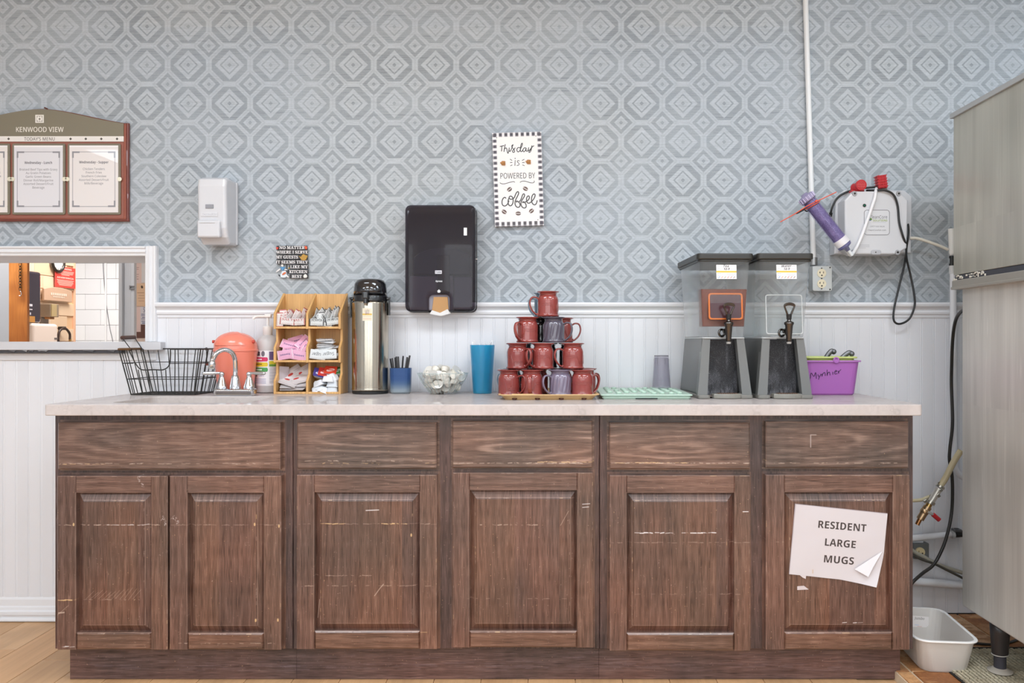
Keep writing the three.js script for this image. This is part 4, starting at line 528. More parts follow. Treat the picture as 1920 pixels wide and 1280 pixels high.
{ // grey water treatment unit
  const z = 0.13, t = thing('water_treatment_unit', 'grey plastic water treatment unit with chamfered corners and a printed label', 'wall unit', [X(1643, z), Y(476, z), 0.001]);
  const L = (px, zz = z) => X(px, zz) - t.position.x, H = (py, zz = z) => Y(py, zz) - t.position.y, grey = M(0xd5d6da, { roughness: 0.38 });
  const c4 = (x, y) => [L(1440 + x / 4), H(310 + y / 4)], outline = [[575, 262], [640, 193], [985, 193], [1050, 262], [1040, 620], [960, 666], [640, 666], [578, 625]].map(([x, y]) => c4(x, y));
  part('housing', ext(poly(outline), 0.075, 0.006, 3), grey, t, [0, 0, 0.055]);
  part('mounting_box', (() => { const s = poly([[L(1558, 0.02), H(478, 0.02)], [L(1700, 0.02), H(476, 0.02)], [L(1702, 0.02), H(372, 0.02)], [L(1688, 0.02), H(360, 0.02)], [L(1576, 0.02), H(360, 0.02)], [L(1560, 0.02), H(375, 0.02)]]); return ext(s, 0.058, 0.005, 2); })(), M(0xcbccd0, { roughness: 0.4 }), t);
  for (const [x, y] of [[648, 212], [978, 212], [970, 652], [640, 650]]) { const g = sub('screw_boss', t), [a, b] = c4(x, y); g.position.set(a, b, 0.13); part('boss', at(cyl(0.009, 0.011, 0.006, 18), 0, 0, 0, Math.PI / 2), M(0xa9a9ad, { roughness: 0.5 }), g); part('screw', at(cyl(0.004, 0.004, 0.003, 8), 0, 0, 0.003, Math.PI / 2), steelDark, g); }
  { const g = sub('indicator', t), [a, b] = c4(722, 301); g.position.set(a, b, 0.131); part('bezel', new THREE.TorusGeometry(0.005, 0.0018, 8, 20), black, g); part('lens', new THREE.SphereGeometry(0.0045, 14, 10), M(0x0f5a45, { roughness: 0.15 }), g); }
  const tx = print(512, 512, [715, 330], [915, 330], [715, 525], '#d9dade', (x) => {
    x.strokeStyle = '#33333a'; x.lineWidth = 3; x.beginPath(); x.roundRect(720, 335, 190, 186, 22); x.stroke();
    write(x, 'CleanCore', 826, 399, 34, '#5a5a62', 'sans-serif', 'center', 0, '', 136); write(x, 'SOLUTIONS', 840, 420, 20, '#8ea24e', 'sans-serif', 'center', 0, 'bold', 108); x.fillStyle = '#6f9a43'; x.beginPath(); x.ellipse(764, 402, 17, 8, 0.3, 0, 7); x.fill(); x.fillStyle = '#4b5f9a'; x.beginPath(); x.ellipse(758, 408, 14, 5, 0.4, 0, 7); x.fill(); x.fillStyle = '#9a9aa0'; x.fillRect(784, 426, 100, 1.6);
    write(x, 'CRTT100 0624', 818, 463, 13, '#6a6a72', 'sans-serif', 'center', 0, '', 110); write(x, 'CleanCoreSol.com', 816, 491, 15, '#3c3c44', 'sans-serif', 'center', 0, '', 138);
  });
  { const [a0, b0] = c4(715, 330), [a1, b1] = c4(915, 525), [g, m] = face(a1 - a0, b0 - b1, tx, { roughness: 0.35 }, 0.0008); part('label', g, m, t, [(a0 + a1) / 2, (b0 + b1) / 2, 0.1304]); }
  { const [a, b] = c4(808, 652), s = rrect(0.038, 0.018, 0.008); part('latch_recess', ext(s, 0.005, 0.0015), M(0xb9bac0, { roughness: 0.45 }), t, [a, b, 0.1285]); part('screw', at(cyl(0.002, 0.002, 0.002, 8), a - 0.002, b, 0.1345, Math.PI / 2), steelDark, t); }
  { const [a0, b0] = c4(672, 590), [a1, b1] = c4(765, 625), [g, m] = face(a1 - a0, b0 - b1, print(128, 48, [0, 0], [100, 0], [0, 38], '#d5d6da', (x) => { x.fillStyle = '#b3b4ba'; for (const y of [4, 13, 22, 31]) x.fillRect(4, y, y === 31 ? 60 : 90, 3); }), {}, 0.0006); part('fine_print', g, m, t, [(a0 + a1) / 2, (b0 + b1) / 2, 0.1303]); }
  part('top_bracket', ext(poly([c4(888, 195), c4(890, 120), c4(915, 118), c4(940, 195)]), 0.03, 0.001), M(0x8d8b86, { metalness: 0.8, roughness: 0.4 }), t, [0, 0, 0.06]);
  // red caps on top
  { const r = M(0xb9242c, { roughness: 0.35 }), c = thing('red_stopper', 'round red plastic cap resting on top of the grey wall unit', 'cap', P(1608, 350, 0.1).toArray()); part('cap', merge([at(cyl(0.0205, 0.0205, 0.014, 30), 0, 0, 0.03, Math.PI / 2), at(cyl(0.016, 0.0195, 0.03, 24), -0.006, -0.006, 0.012, Math.PI / 2, 0.3, 0)]), r, c); part('rib', merge([0.012, 0.007, 0.002].map((rad) => at(new THREE.TorusGeometry(rad + 0.001, 0.0008, 6, 26), 0, 0, 0.0372)).concat([at(rbox(0.03, 0.002, 0.001), 0, 0.002, 0.0375), at(rbox(0.03, 0.002, 0.001), 0, -0.006, 0.0375)])), M(0xd05a5c), c); part('foot', at(rbox(0.05, 0.014, 0.03, 0.003), -0.004, -0.021, 0.0), r, c);
    const w = thing('red_wedge', 'red ribbed plastic wedge standing on top of the grey wall unit', 'wedge', P(1652, 354.5, 0.09).toArray()); part('block', at(rbox(0.036, 0.05, 0.028, 0.003), 0, 0.027, 0, 0, 0, 0.14), r, w); part('rib', merge([0.008, 0.018, 0.028, 0.038, 0.05].map((y) => at(rbox(0.041, 0.0028, 0.033, 0.001), -y * 0.14 + 0.003, y, 0, 0, 0, 0.14)).concat([-0.012, 0, 0.012].map((x) => at(rbox(0.0022, 0.05, 0.033, 0.001), x, 0.027, 0, 0, 0, 0.14)))), M(0xc73a40, { roughness: 0.35 }), w); }
  // black power cord draped over the unit and looping below the rail
  const c = (x, y, zz) => P(1440 + x / 4, 310 + y / 4, zz);
  const cord = thing('power_cable', 'black power cord draped over the grey wall unit and looping down the wall', 'cord', [X(1690, 0.1), Y(480, 0.1), 0.05]);
  wp('cord', merge([tube([c(468, 375, 0.05), c(480, 320, 0.06), c(520, 245, 0.065), c(590, 200, 0.07), c(680, 177, 0.09), c(800, 163, 0.1), c(830, 170, 0.09)], 0.0042, 60), tube([c(740, 188, 0.1), c(800, 188, 0.13), c(880, 188, 0.142), c(940, 220, 0.142), c(972, 300, 0.138), c(985, 430, 0.138), c(1012, 530, 0.138), c(1035, 600, 0.12), c(1040, 700, 0.06), c(1070, 830, 0.045), c(1098, 980, 0.05), c(1098, 1060, 0.05), c(1060, 1150, 0.05), c(990, 1188, 0.05), c(945, 1165, 0.05), c(945, 1080, 0.05), c(980, 920, 0.04), c(1020, 760, 0.04), c(1036, 660, 0.045), c(1040, 605, 0.07), c(1054, 520, 0.08), c(1052, 450, 0.06), c(1035, 425, 0.045)], 0.0042, 220)]), M(0x232324, { roughness: 0.4 }), cord);
  wp('strain_relief', bar(c(466, 385, 0.048), c(472, 355, 0.055), 0.0065, 12), rubber, cord);
  solo('tube', 'white flexible tube hanging over the front of the grey wall unit', 'tube', tube([c(812, 175, 0.11), c(808, 195, 0.135), c(800, 250, 0.142), c(770, 340, 0.142), c(735, 440, 0.142), c(690, 560, 0.143), c(650, 640, 0.15), c(620, 672, 0.16), c(600, 650, 0.165), c(585, 628, 0.165)], 0.0062, 90, 12), M(0xeeeef0, { roughness: 0.3 }));
  solo('side_tube', 'cream tube running from the grey unit towards the ice machine', 'tube', tube([c(1062, 545, 0.06), c(1120, 548, 0.06), c(1200, 572, 0.06), c(1290, 605, 0.06), c(1350, 632, 0.06)], 0.0058, 40, 10), M(0xe6e0d2, { roughness: 0.35 }));
}
{ // purple filter cartridge and its orange tie
  const z = 0.175, a = P(1508.5, 366, z), b = P(1588, 466, z), d = b.clone().sub(a), len = d.length();
  const t = thing('filter_cartridge', 'clear filter cartridge filled with purple granules, hanging slanted by the conduit', 'filter', a.toArray()); t.quaternion.setFromUnitVectors(V(0, 1, 0), d.clone().normalize());
  const gran = tex(256, 256, (x, y) => { const n = hash(x >> 2, y >> 2, 91), m = vn(x / 30, y / 30, 92, 8, 8) - 0.5; const v = 50 * (n - 0.5) + 30 * m; return [138 + v, 128 + v, 166 + v]; });
  part('granules', at(cyl(0.0235, 0.0235, len - 0.055, 30), 0, 0.028 + (len - 0.055) / 2, 0), M(0xffffff, { map: rep(gran, 0.5, 0.6), roughness: 0.6 }), t);
  part('shell', at(new THREE.CylinderGeometry(0.0272, 0.0272, len - 0.02, 36, 1, true), 0, len / 2, 0), M(0xe9e6f4, { transmission: 1, roughness: 0.05, ior: 1.35 }), t);
  const cap = M(0xb8aed0, { roughness: 0.15, transmission: 0.4 });
  part('cap', lathe([[0, -0.006], [0.012, -0.006], [0.014, 0.0], [0.026, 0.003], [0.031, 0.008], [0.031, 0.022], [0.0285, 0.027], [0, 0.027]]), cap, t); part('cap_rib', merge([...Array(16)].map((_, i) => at(rbox(0.003, 0.018, 0.003, 0.001), Math.cos(i / 16 * 6.2832) * 0.031, 0.014, Math.sin(i / 16 * 6.2832) * 0.031))), M(0xc9c0dc, { roughness: 0.2 }), t);
  part('band', at(cyl(0.0278, 0.0278, 0.026, 36), 0, len - 0.034, 0), M(0xe9e6ea, { roughness: 0.35 }), t); part('end_cap', at(lathe([[0, 0.03], [0.008, 0.03], [0.01, 0.018], [0.024, 0.012], [0.027, 0], [0, 0]]), 0, len - 0.021, 0), M(0x9fa0c4, { roughness: 0.15, transmission: 0.4 }), t);
  part('elbow', at(cyl(0.007, 0.007, 0.03, 14), 0, len + 0.018, 0), M(0xdfe3e6, { roughness: 0.2 }), t);
  const k = thing('cable_tie', 'orange cable tie wrapped round the purple filter cartridge', 'cable tie', P(1515, 386, z).toArray()), m = M(0xe6542a, { roughness: 0.4 });
  const s = a.clone().addScaledVector(d, 0.19), dn = d.clone().normalize(), u = V(0, 0, 1), v = dn.clone().cross(u).normalize(), ring = [...Array(20)].map((_, i) => { const q = i / 20 * 6.2832; return s.clone().addScaledVector(v, Math.cos(q) * 0.0292).addScaledVector(u, Math.sin(q) * 0.0292).addScaledVector(dn, -0.004 * Math.cos(q)); });
  wp('loop', tube(ring, 0.0019, 60, 6, true), m, k); wp('tail', tube([P(1568, 360, z + 0.01), P(1545, 371, z + 0.028), P(1530, 378, z + 0.031), P(1512, 387, z + 0.029), P(1490, 401, z + 0.02), P(1463, 416, z + 0.01)], 0.0019, 40, 6), m, k); wp('lock_head', at(rbox(0.009, 0.007, 0.006, 0.001), X(1530, z + 0.03), Y(377, z + 0.03), z + 0.033, 0, 0, 0.5), m, k);
  solo('grey_strap_clip', 'small dark clip hooking the filter cartridge to the conduit', 'clip', merge([at(new THREE.TorusGeometry(0.008, 0.0025, 8, 20), 0, 0, 0), at(rbox(0.006, 0.006, 0.13, 0.001), 0, 0.004, -0.06)]), rubber, P(1513, 392, 0.15).toArray());
}
// ---------- on the worktop ----------
{ // wire basket
  const y0 = CT + 0.0025, y1 = Y(654, 0.13), t = thing('wire_basket', 'dark wire basket with wooden grips and a scooped front at the end of the worktop', 'basket', [-1.43, CT, 0.13]);
  const wire = M(0x3a3836, { metalness: 0.6, roughness: 0.45 }), rust = M(0x6a4b2e, { metalness: 0.3, roughness: 0.75 }), grip = M(0x4a2c22, { roughness: 0.5 });
  const b = [[-1.55, 0.212], [-1.313, 0.212], [-1.313, 0.05], [-1.55, 0.05]], r = [[-1.582, 0.238], [-1.279, 0.238], [-1.279, 0.03], [-1.6, 0.03]];
  const pt = (s, u, h) => { const n = (s + 1) % 4, bx = mix(b[s][0], b[n][0], u), bz = mix(b[s][1], b[n][1], u), rx = mix(r[s][0], r[n][0], u), rz = mix(r[s][1], r[n][1], u); return V(mix(bx, rx, h), mix(y0, y1, h), mix(bz, rz, h)); };
  const loop = (h, rad) => [0, 1, 2, 3].map((s) => bar(pt(s, 0, h), pt(s, 1, h), rad, 6));
  const side = [], dipA = 0.14, dipB = 0.63, dip = 0.55;
  for (let s = 0; s < 4; s++) { const n = s % 2 ? 5 : 8; for (let k = 0; k < n; k++) { const u = (k + 0.5) / n; side.push(bar(pt(s, u, 0), pt(s, u, s === 0 && u > dipA && u < dipB ? dip : 1), 0.0017, 6)); } side.push(bar(pt(s, 0, 0), pt(s, 0, 1), 0.0023, 6)); }
  wp('side_wires', merge(side), wire, t);
  const ring = (h) => { const g = [1, 2, 3].map((s) => bar(pt(s, 0, h), pt(s, 1, h), 0.0017, 6)); if (h < dip) g.push(bar(pt(0, 0, h), pt(0, 1, h), 0.0017, 6)); else g.push(bar(pt(0, 0, h), pt(0, dipA, h), 0.0017, 6), bar(pt(0, dipB, h), pt(0, 1, h), 0.0017, 6)); return g; };
  wp('cross_wires', merge([...ring(0.69), ...ring(0.34), ...loop(0, 0.0023)]), wire, t);
  wp('bottom_wires', merge([0.2, 0.4, 0.6, 0.8].map((v) => bar(pt(3, 1 - v, 0), pt(1, v, 0), 0.0017, 6)).concat([0.15, 0.3, 0.45, 0.6, 0.75, 0.9].map((u) => bar(pt(0, u, 0), pt(2, 1 - u, 0), 0.0017, 6)))), wire, t);
  wp('rim', merge([bar(pt(1, 0, 1), pt(1, 1, 1), 0.0024, 8), bar(pt(2, 0, 1), pt(2, 1, 1), 0.0024, 8), bar(pt(0, dipB, 1), pt(0, 1, 1), 0.0024, 8), tube([pt(0, dipA - 0.02, 1), pt(0, dipA, 0.86), pt(0, dipA + 0.04, 0.65), pt(0, dipA + 0.1, dip), pt(0, 0.4, dip), pt(0, dipB - 0.1, dip), pt(0, dipB - 0.02, 0.65), pt(0, dipB, 0.86), pt(0, dipB, 1)], 0.0022, 80, 8)]), wire, t);
  wp('rusty_rim', merge([bar(pt(3, 0, 1), pt(3, 1, 1), 0.0045, 8), bar(pt(0, 0, 1), pt(0, dipA, 1), 0.0042, 8)]), rust, t);
  const ha = sub('handle', t), hb = sub('handle', t);
  const g0 = P(229, 633, 0.15), g1 = P(252, 632, 0.055), f0 = P(245, 654, 0.14), f1 = P(267, 655, 0.052);
  wp('bail', merge([bar(f0, g0, 0.0017, 6), bar(f1, g1, 0.0017, 6), at(new THREE.TorusGeometry(0.0045, 0.0015, 6, 14), f1.x, f1.y - 0.002, f1.z), at(new THREE.TorusGeometry(0.0045, 0.0015, 6, 14), f0.x, f0.y - 0.002, f0.z)]), wire, t, ha); wp('grip', bar(g0, g1, 0.0075, 14), grip, t, ha);
  const k0 = P(388, 682, 0.15), k1 = P(404, 681, 0.06), l0 = P(387, 654, 0.14), l1 = P(402, 654, 0.055);
  wp('bail', merge([bar(l0, k0, 0.0017, 6), bar(l1, k1, 0.0017, 6), at(new THREE.TorusGeometry(0.0045, 0.0015, 6, 14), l0.x, l0.y, l0.z)]), wire, t, hb); wp('grip', bar(k0, k1, 0.0065, 14), M(0x7a3326, { roughness: 0.5 }), t, hb);
}
{ // coral bin
  const t = thing('waste_bin', 'coral red countertop waste bin with a domed swing lid behind the faucet', 'bin', [X(442, 0.135), CT, 0.135]), coral = M(0xf58871, { roughness: 0.25, clearcoat: 0.4 });
  const hB = Y(657, 0.135) - CT;
  part('body', lathe([[0, 0.001], [0.06, 0.001], [0.064, 0.006], [0.0665, 0.03], [0.078, hB - 0.012], [0.08, hB - 0.01], [0.08, hB], [0.077, hB], [0.063, 0.01], [0, 0.008]], 48), coral, t);
  part('rim', lathe([[0.0775, hB - 0.004], [0.0815, hB - 0.004], [0.082, hB + 0.002], [0.081, hB + 0.006], [0.0775, hB + 0.004]], 48), coral, t);
  const dome = []; for (let i = 0; i <= 14; i++) { const a = i / 14 * Math.PI / 2; dome.push([Math.cos(a) * 0.079, hB + 0.004 + Math.pow(Math.sin(a), 0.8) * 0.066]); } dome.push([0, hB + 0.07]);
  part('dome', lathe(dome, 48), coral, t);
  const fl = []; for (let i = 1; i <= 10; i++) { const a = i / 11 * Math.PI / 2; fl.push([Math.cos(a) * 0.0812 + 0.0005, hB + 0.006 + Math.pow(Math.sin(a), 0.8) * 0.067]); }
  part('swing_flap', new THREE.LatheGeometry(fl.map(([a, b]) => new THREE.Vector2(a, b)), 30, -0.95, 1.75), coral, t);
  part('pivot', merge([at(cyl(0.006, 0.006, 0.008, 14), 0.076, hB + 0.034, 0.02, 0, 0, Math.PI / 2), at(cyl(0.006, 0.006, 0.008, 14), -0.076, hB + 0.034, 0.02, 0, 0, Math.PI / 2)]), M(0xc94a3a), t);
}
{ // faucet
  const z = 0.236, t = thing('faucet', 'chrome two-handle faucet with a gooseneck spout behind the sink', 'faucet', [X(441, z), CT, z]), L = (px) => X(px, z) - t.position.x, H = (py) => Y(py, z) - CT;
  part('base_plate', ext(rrect(L(480) - L(402), 0.052, 0.02), 0.026, 0.007, 4).rotateX(-Math.PI / 2), chrome, t);
  const cone = (r0, r1, h, s = 32) => lathe([[0, 0], [r0, 0], [r0 * 1.04, 0.004], [r0 * 0.97, 0.012], [r1 * 1.1, h * 0.85], [r1, h], [0, h]], s);
  const sp = sub('spout', t);
  part('collar', cone(0.0195, 0.0125, H(703) - 0.024), chrome, sp, [0, 0.024, 0]);
  part('gooseneck', tube([[0, H(706), 0], [0.001, H(690), 0], [0, H(672), 0.004], [L(437), H(660), 0.015], [L(427), H(655.5), 0.035], [L(418), H(662), 0.056], [L(413), H(676), 0.07]], 0.0086, 80, 18), chrome, sp);
  part('aerator', at(lathe([[0, -0.016], [0.0118, -0.016], [0.0125, -0.006], [0.0135, 0.002], [0.0115, 0.008], [0.009, 0.016], [0, 0.016]], 28), L(413), H(682), 0.071, 0.05, 0, -0.12), chrome, sp);
  for (const [c, e] of [[416, 385], [467, 497]]) {
    const h = sub('handle', t), s = e < c ? -1 : 1; h.position.set(L(c), 0.024, 0);
    part('bonnet', cone(0.0195, 0.009, H(704) - 0.024), chrome, h); part('cap', at(new THREE.SphereGeometry(0.01, 20, 14), 0, H(701) - 0.024, 0), chrome, h);
    const a = V(-s * 0.004, H(699) - 0.024, 0), b = V(L(e) - L(c), H(699.5) - 0.024, 0.012); part('lever', merge([bar(a, a.clone().lerp(b, 0.5), 0.0048, 14), bar(a.clone().lerp(b, 0.42), b, 0.0066, 16), at(new THREE.SphereGeometry(0.0066, 14, 10), b.x, b.y, b.z)]), chrome, h);
  }
}
{ // sanitizer pump bottle
  const z = 0.06, t = thing('pump_bottle', 'translucent white pump bottle with colour-banded label beside the bamboo organizer', 'bottle', [X(502, z), CT, z]), H = (py) => Y(py, z) - CT;
  part('bottle', lathe([[0, 0.001], [0.04, 0.001], [0.0445, 0.006], [0.0448, H(652)], [0.043, H(640)], [0.034, H(632)], [0.018, H(628)], [0.0165, H(622)], [0, H(622)]], 40), M(0xe9e5e4, { roughness: 0.35, transmission: 0.35, thickness: 0 }), t);
  const lt = print(512, 384, [0, 0], [100, 0], [0, 75], '#efedf0', (x) => {
    const band = (y, h, c, w = 62) => { x.fillStyle = c; x.beginPath(); x.roundRect(6, y, w, h, [0, h / 2, h / 2, 0]); x.fill(); };
    x.fillStyle = '#55505a'; x.fillRect(6, 2, 34, 9); x.fillStyle = '#77727c'; x.beginPath(); x.arc(52, 6.5, 6, 0, 7); x.fill(); write(x, 'HAND', 22, 9, 7, '#e8e6ea', 'sans-serif', 'center', 0, 'bold');
    band(14, 9, '#d83468'); band(25, 9, '#e9cf34'); band(36, 9, '#4fa35a'); x.fillStyle = '#f3dfe6'; x.fillRect(14, 17, 34, 3); x.fillStyle = '#7d6f33'; x.fillRect(14, 28, 34, 2); x.fillStyle = '#dff0e0'; x.fillRect(14, 39, 34, 3);
    x.fillStyle = '#8a5a30'; x.beginPath(); x.arc(22, 51, 5, 0, 7); x.fill(); write(x, 'care', 46, 55, 9, '#4a4a8a', 'serif'); x.fillStyle = '#9aa0c0'; for (const y of [60, 64, 68]) x.fillRect(8, y, 54, 1.4);
    x.fillStyle = '#6a5a86'; x.fillRect(72, 2, 26, 18); x.fillStyle = '#d3c83a'; x.fillRect(72, 22, 26, 7); x.fillStyle = '#6a9a48'; x.fillRect(72, 29, 26, 5); x.fillStyle = '#8a8a94'; for (let y = 36; y < 70; y += 3.2) x.fillRect(73, y, 24, 1.2);
  });
  part('label', new THREE.CylinderGeometry(0.0453, 0.0453, H(657) - H(722), 40, 1, true, -1.35, 2.5).translate(0, (H(657) + H(722)) / 2, 0), M(0xffffff, { map: lt, roughness: 0.4 }), t);
  part('collar', lathe([[0, H(628)], [0.018, H(628)], [0.0185, H(614)], [0.0165, H(611)], [0, H(611)]], 28), M(0xece7e4, { roughness: 0.3 }), t);
  part('stem', at(cyl(0.0055, 0.0055, H(595) - H(611), 14), 0, (H(595) + H(611)) / 2, 0), M(0xeceaea), t);
  part('nozzle', merge([at(rbox(0.026, 0.014, 0.02, 0.004), 0.002, H(592), 0), tube([[0, H(593), 0], [-0.025, H(593), 0.012], [-0.042, H(594), 0.02], [-0.049, H(598), 0.023]], 0.0055, 24, 10)]), M(0xf0e9e4, { roughness: 0.3 }), t);
}
// bamboo organizer and what it holds
const OX0 = X(513, 0.15), OX1 = X(639, 0.15), OM = (OX0 + OX1) / 2, OZ0 = 0.04, OD = 0.112, OH = Y(550, 0.04) - CT, SH = [0.006, 0.129, 0.257];
{
  const t = thing('bamboo_organizer', 'bamboo organizer with six bins of packets beside the steel airpot', 'organizer', [OM, CT, OZ0]);
  const prof = (z) => poly([[0, 0], [OD, 0], [OD, 0.05], [OD - 0.028, 0.078], [OD - 0.028, 0.12], [OD, 0.12], [OD, 0.178], [OD - 0.028, 0.203], [OD - 0.028, 0.248], [OD, 0.248], [OD, 0.307], [0.004, OH], [0, OH]].map(([a, b]) => [-a, b]));
  const side = (x, w) => uvBox(ext(prof(), w, 0.0012, 1).rotateY(Math.PI / 2).translate(x, 0, 0));
  part('side', side(OX0 - OM, 0.009), bamboo, t); part('side', side(OX1 - OM - 0.009, 0.009), bamboo, t); part('divider', side(-0.0045, 0.009), bamboo, t);
  const w = OX1 - OX0 - 0.018;
  part('back', uvBox(at(rbox(w, OH - 0.012, 0.006, 0.001, 1), 0, OH / 2 + 0.004, 0.003)), bamboo, t);
  for (const y of SH) for (const s of [-1, 1]) {
    const hw = w / 2 - 0.0045; part('shelf', uvBox(at(rbox(hw, 0.008, OD - 0.0065, 0.001, 1), s * (hw / 2 + 0.0045), y === SH[0] ? 0.0042 : y - 0.004, OD / 2 + 0.003)), bamboo, t);
    part('front_lip', at(rbox(hw, 0.045, 0.002, 0.0006, 1), s * (hw / 2 + 0.0045), y + 0.0235, OD - 0.004), clearPlastic, t);
  }
}
{
  const flat = (w, h, d = 0.004) => { const g = new THREE.BoxGeometry(w, h, d, 8, 5, 1), p = g.attributes.position; for (let i = 0; i < p.count; i++) { const u = p.getX(i) / w * 2, v = p.getY(i) / h * 2; p.setZ(i, p.getZ(i) * (0.22 + 0.78 * Math.sqrt(Math.max(0, (1 - u * u) * (1 - v * v))))); } g.computeVertexNormals(); return g; };
  const pk = (bg, draw, w = 96, h = 160) => M(0xffffff, { map: print(w, h, [0, 0], [60, 0], [0, 100], bg, draw), roughness: 0.5 });
  const cl = (OX0 + OM) / 2, cr = (OX1 + OM) / 2, f = OZ0 + OD + 0.002;
  const place = (name, label, cat, group, geo, mat, list) => list.forEach(([x, y, z, rx, ry, rz], i) => { const o = i ? copyOf(place.first) : (place.first = solo(name, label, cat, geo, mat, [0, 0, 0], [0, 0, 0], group)); o.position.set(x, y, z); o.rotation.set(rx, ry, rz); });
  // upper bins: narrow packets fanned on edge, a few lying against the clear lip
  const stripe = (ink, word) => (x) => { x.fillStyle = ink; x.globalAlpha = 0.8; x.fillRect(0, 0, 60, 8); x.fillRect(0, 92, 60, 8); x.globalAlpha = 1; write(x, word, 36, 50, 26, ink, 'serif', 'center', Math.PI / 2, 'bold', 74); x.fillStyle = ink; x.globalAlpha = 0.45; x.fillRect(8, 12, 3, 76); x.fillRect(50, 12, 3, 76); x.globalAlpha = 1; };
  const salt = pk('#eadfdc', stripe('#b4544e', 'SALT')), pepper = pk('#e2e0de', stripe('#3c3a3c', 'PEPPER'));
  const fan = (x0, x1, n, y, lean) => [...Array(n)].map((_, i) => [mix(x0, x1, (i + 0.5) / n) + rr(-0.002, 0.002), y + 0.03 + rr(-0.003, 0.012) + 0.006 * Math.sin(i), f - rr(0.03, 0.075), rr(-0.15, 0.15), Math.PI / 2 - 0.35 + rr(-0.35, 0.35), 0].map((v, k) => (k === 5 ? lean + rr(-0.3, 0.2) : v)));
  const narrow = flat(0.026, 0.056, 0.0045);
  place('salt_packet', 'thin white and red seasoning packet fanned in the upper bin', 'packet', 'red printed seasoning packets', narrow, salt, fan(cl - 0.045, cl + 0.045, 24, CT + SH[2], -0.55));
  place('pepper_packet', 'thin white and black pepper packet fanned in the upper bin', 'packet', 'black printed pepper packets', narrow, pepper, fan(cr - 0.045, cr + 0.045, 28, CT + SH[2], -0.7).map((a, i) => { a[1] += 0.012 * i / 28; return a; }));
  place('salt_packet', 'white and red seasoning packet standing flat behind the clear lip', 'packet', 'seasoning packets behind the clear lip', narrow, salt, [[cl - 0.044, CT + SH[2] + 0.026, f - 0.012, -0.1, 0, 0.03], [cl - 0.014, CT + SH[2] + 0.02, f - 0.011, -0.1, 0.1, 1.5], [cl + 0.026, CT + SH[2] + 0.018, f - 0.013, -0.05, -0.1, 1.62], [cl - 0.032, CT + SH[2] + 0.038, f - 0.02, -0.2, 0.2, 0.1]]);
  place('pepper_packet', 'white and black pepper packet standing flat behind the clear lip', 'packet', 'pepper packets behind the clear lip', narrow, pepper, [[cr - 0.03, CT + SH[2] + 0.017, f - 0.012, -0.05, 0, 1.55], [cr + 0.032, CT + SH[2] + 0.02, f - 0.012, -0.05, 0.1, 1.72], [cr - 0.016, CT + SH[2] + 0.028, f - 0.018, -0.2, 0.1, 0.1], [cr + 0.004, CT + SH[2] + 0.014, f - 0.015, -0.15, 0.1, 1.4]]);
  // middle bins
  const wide = flat(0.06, 0.036, 0.005);
  const pink = pk('#eeaecb', (x) => { x.save(); x.fillStyle = '#f6d3e2'; x.fillRect(0, 0, 4, 100); x.fillRect(56, 0, 4, 100); write(x, 'Sweet', 30, 58, 26, '#5a4576', 'sans-serif', 'center', 0, 'bold', 40); x.restore(); }, 160, 96);
  const sugar = pk('#ecebec', (x) => { write(x, 'Sugar', 30, 66, 46, '#2e2c30', 'sans-serif', 'center', 0, '', 44); x.fillStyle = '#bdbbc0'; x.fillRect(4, 8, 52, 3); }, 160, 96);
  place('sweetener_packet', 'pink sweetener packet tossed in the middle bin', 'packet', 'pink sweetener packets', wide, pink, [[cl - 0.022, CT + SH[1] + 0.058, f - 0.05, -0.45, 0.15, -0.25], [cl + 0.01, CT + SH[1] + 0.05, f - 0.046, -0.5, -0.2, -0.4], [cl + 0.034, CT + SH[1] + 0.068, f - 0.052, -0.4, 0.2, 0.95], [cl + 0.036, CT + SH[1] + 0.046, f - 0.04, -0.4, -0.1, 0.75], [cl + 0.0, CT + SH[1] + 0.074, f - 0.075, -0.3, 0.1, 0.35], [cl - 0.01, CT + SH[1] + 0.04, f - 0.035, -0.9, 0, 0.1], [cl + 0.02, CT + SH[1] + 0.03, f - 0.03, -1.0, 0.3, -0.2], [cl - 0.02, CT + SH[1] + 0.02, f - 0.04, -1.3, 0, 0.1], [cl + 0.024, CT + SH[1] + 0.014, f - 0.045, -1.4, 0, 0.3]]);
  place('sweetener_packet', 'pink sweetener packet lying behind the clear lip of its bin', 'packet', 'pink packets behind the clear lip', wide, pink, [[cl - 0.022, CT + SH[1] + 0.021, f - 0.012, -0.06, 0, 3.3], [cl + 0.03, CT + SH[1] + 0.018, f - 0.014, -0.12, 0, -0.15]]);
  const sug = [...Array(17)].map((_, i) => [cr + rr(-0.016, 0.018), CT + SH[1] + 0.008 + i * 0.0044, f - 0.052 + rr(-0.012, 0.012), -1.35 + rr(-0.12, 0.2), rr(-0.12, 0.12), rr(-0.35, 0.35)]);
  place('sugar_packet', 'white sugar packet in the loose stack of the middle bin', 'packet', 'stacked white sugar packets', wide, sugar, sug);
  place('sugar_packet', 'white sugar packet upside down behind the clear lip', 'packet', 'sugar packets behind the clear lip', wide, sugar, [[cr - 0.026, CT + SH[1] + 0.021, f - 0.013, -0.06, 0, 3.0], [cr + 0.016, CT + SH[1] + 0.023, f - 0.01, -0.06, 0, 3.2]]);
  // lower bins
  const teaP = pk('#dcd3d3', (x) => { x.fillStyle = '#c2413c'; x.beginPath(); x.ellipse(20, 44, 9, 9, 0, 0, 7); x.fill(); x.fillStyle = '#b9adb0'; x.fillRect(34, 30, 22, 5); x.fillRect(34, 42, 18, 4); x.fillStyle = '#c9bec0'; x.fillRect(2, 88, 56, 5); }, 160, 110);
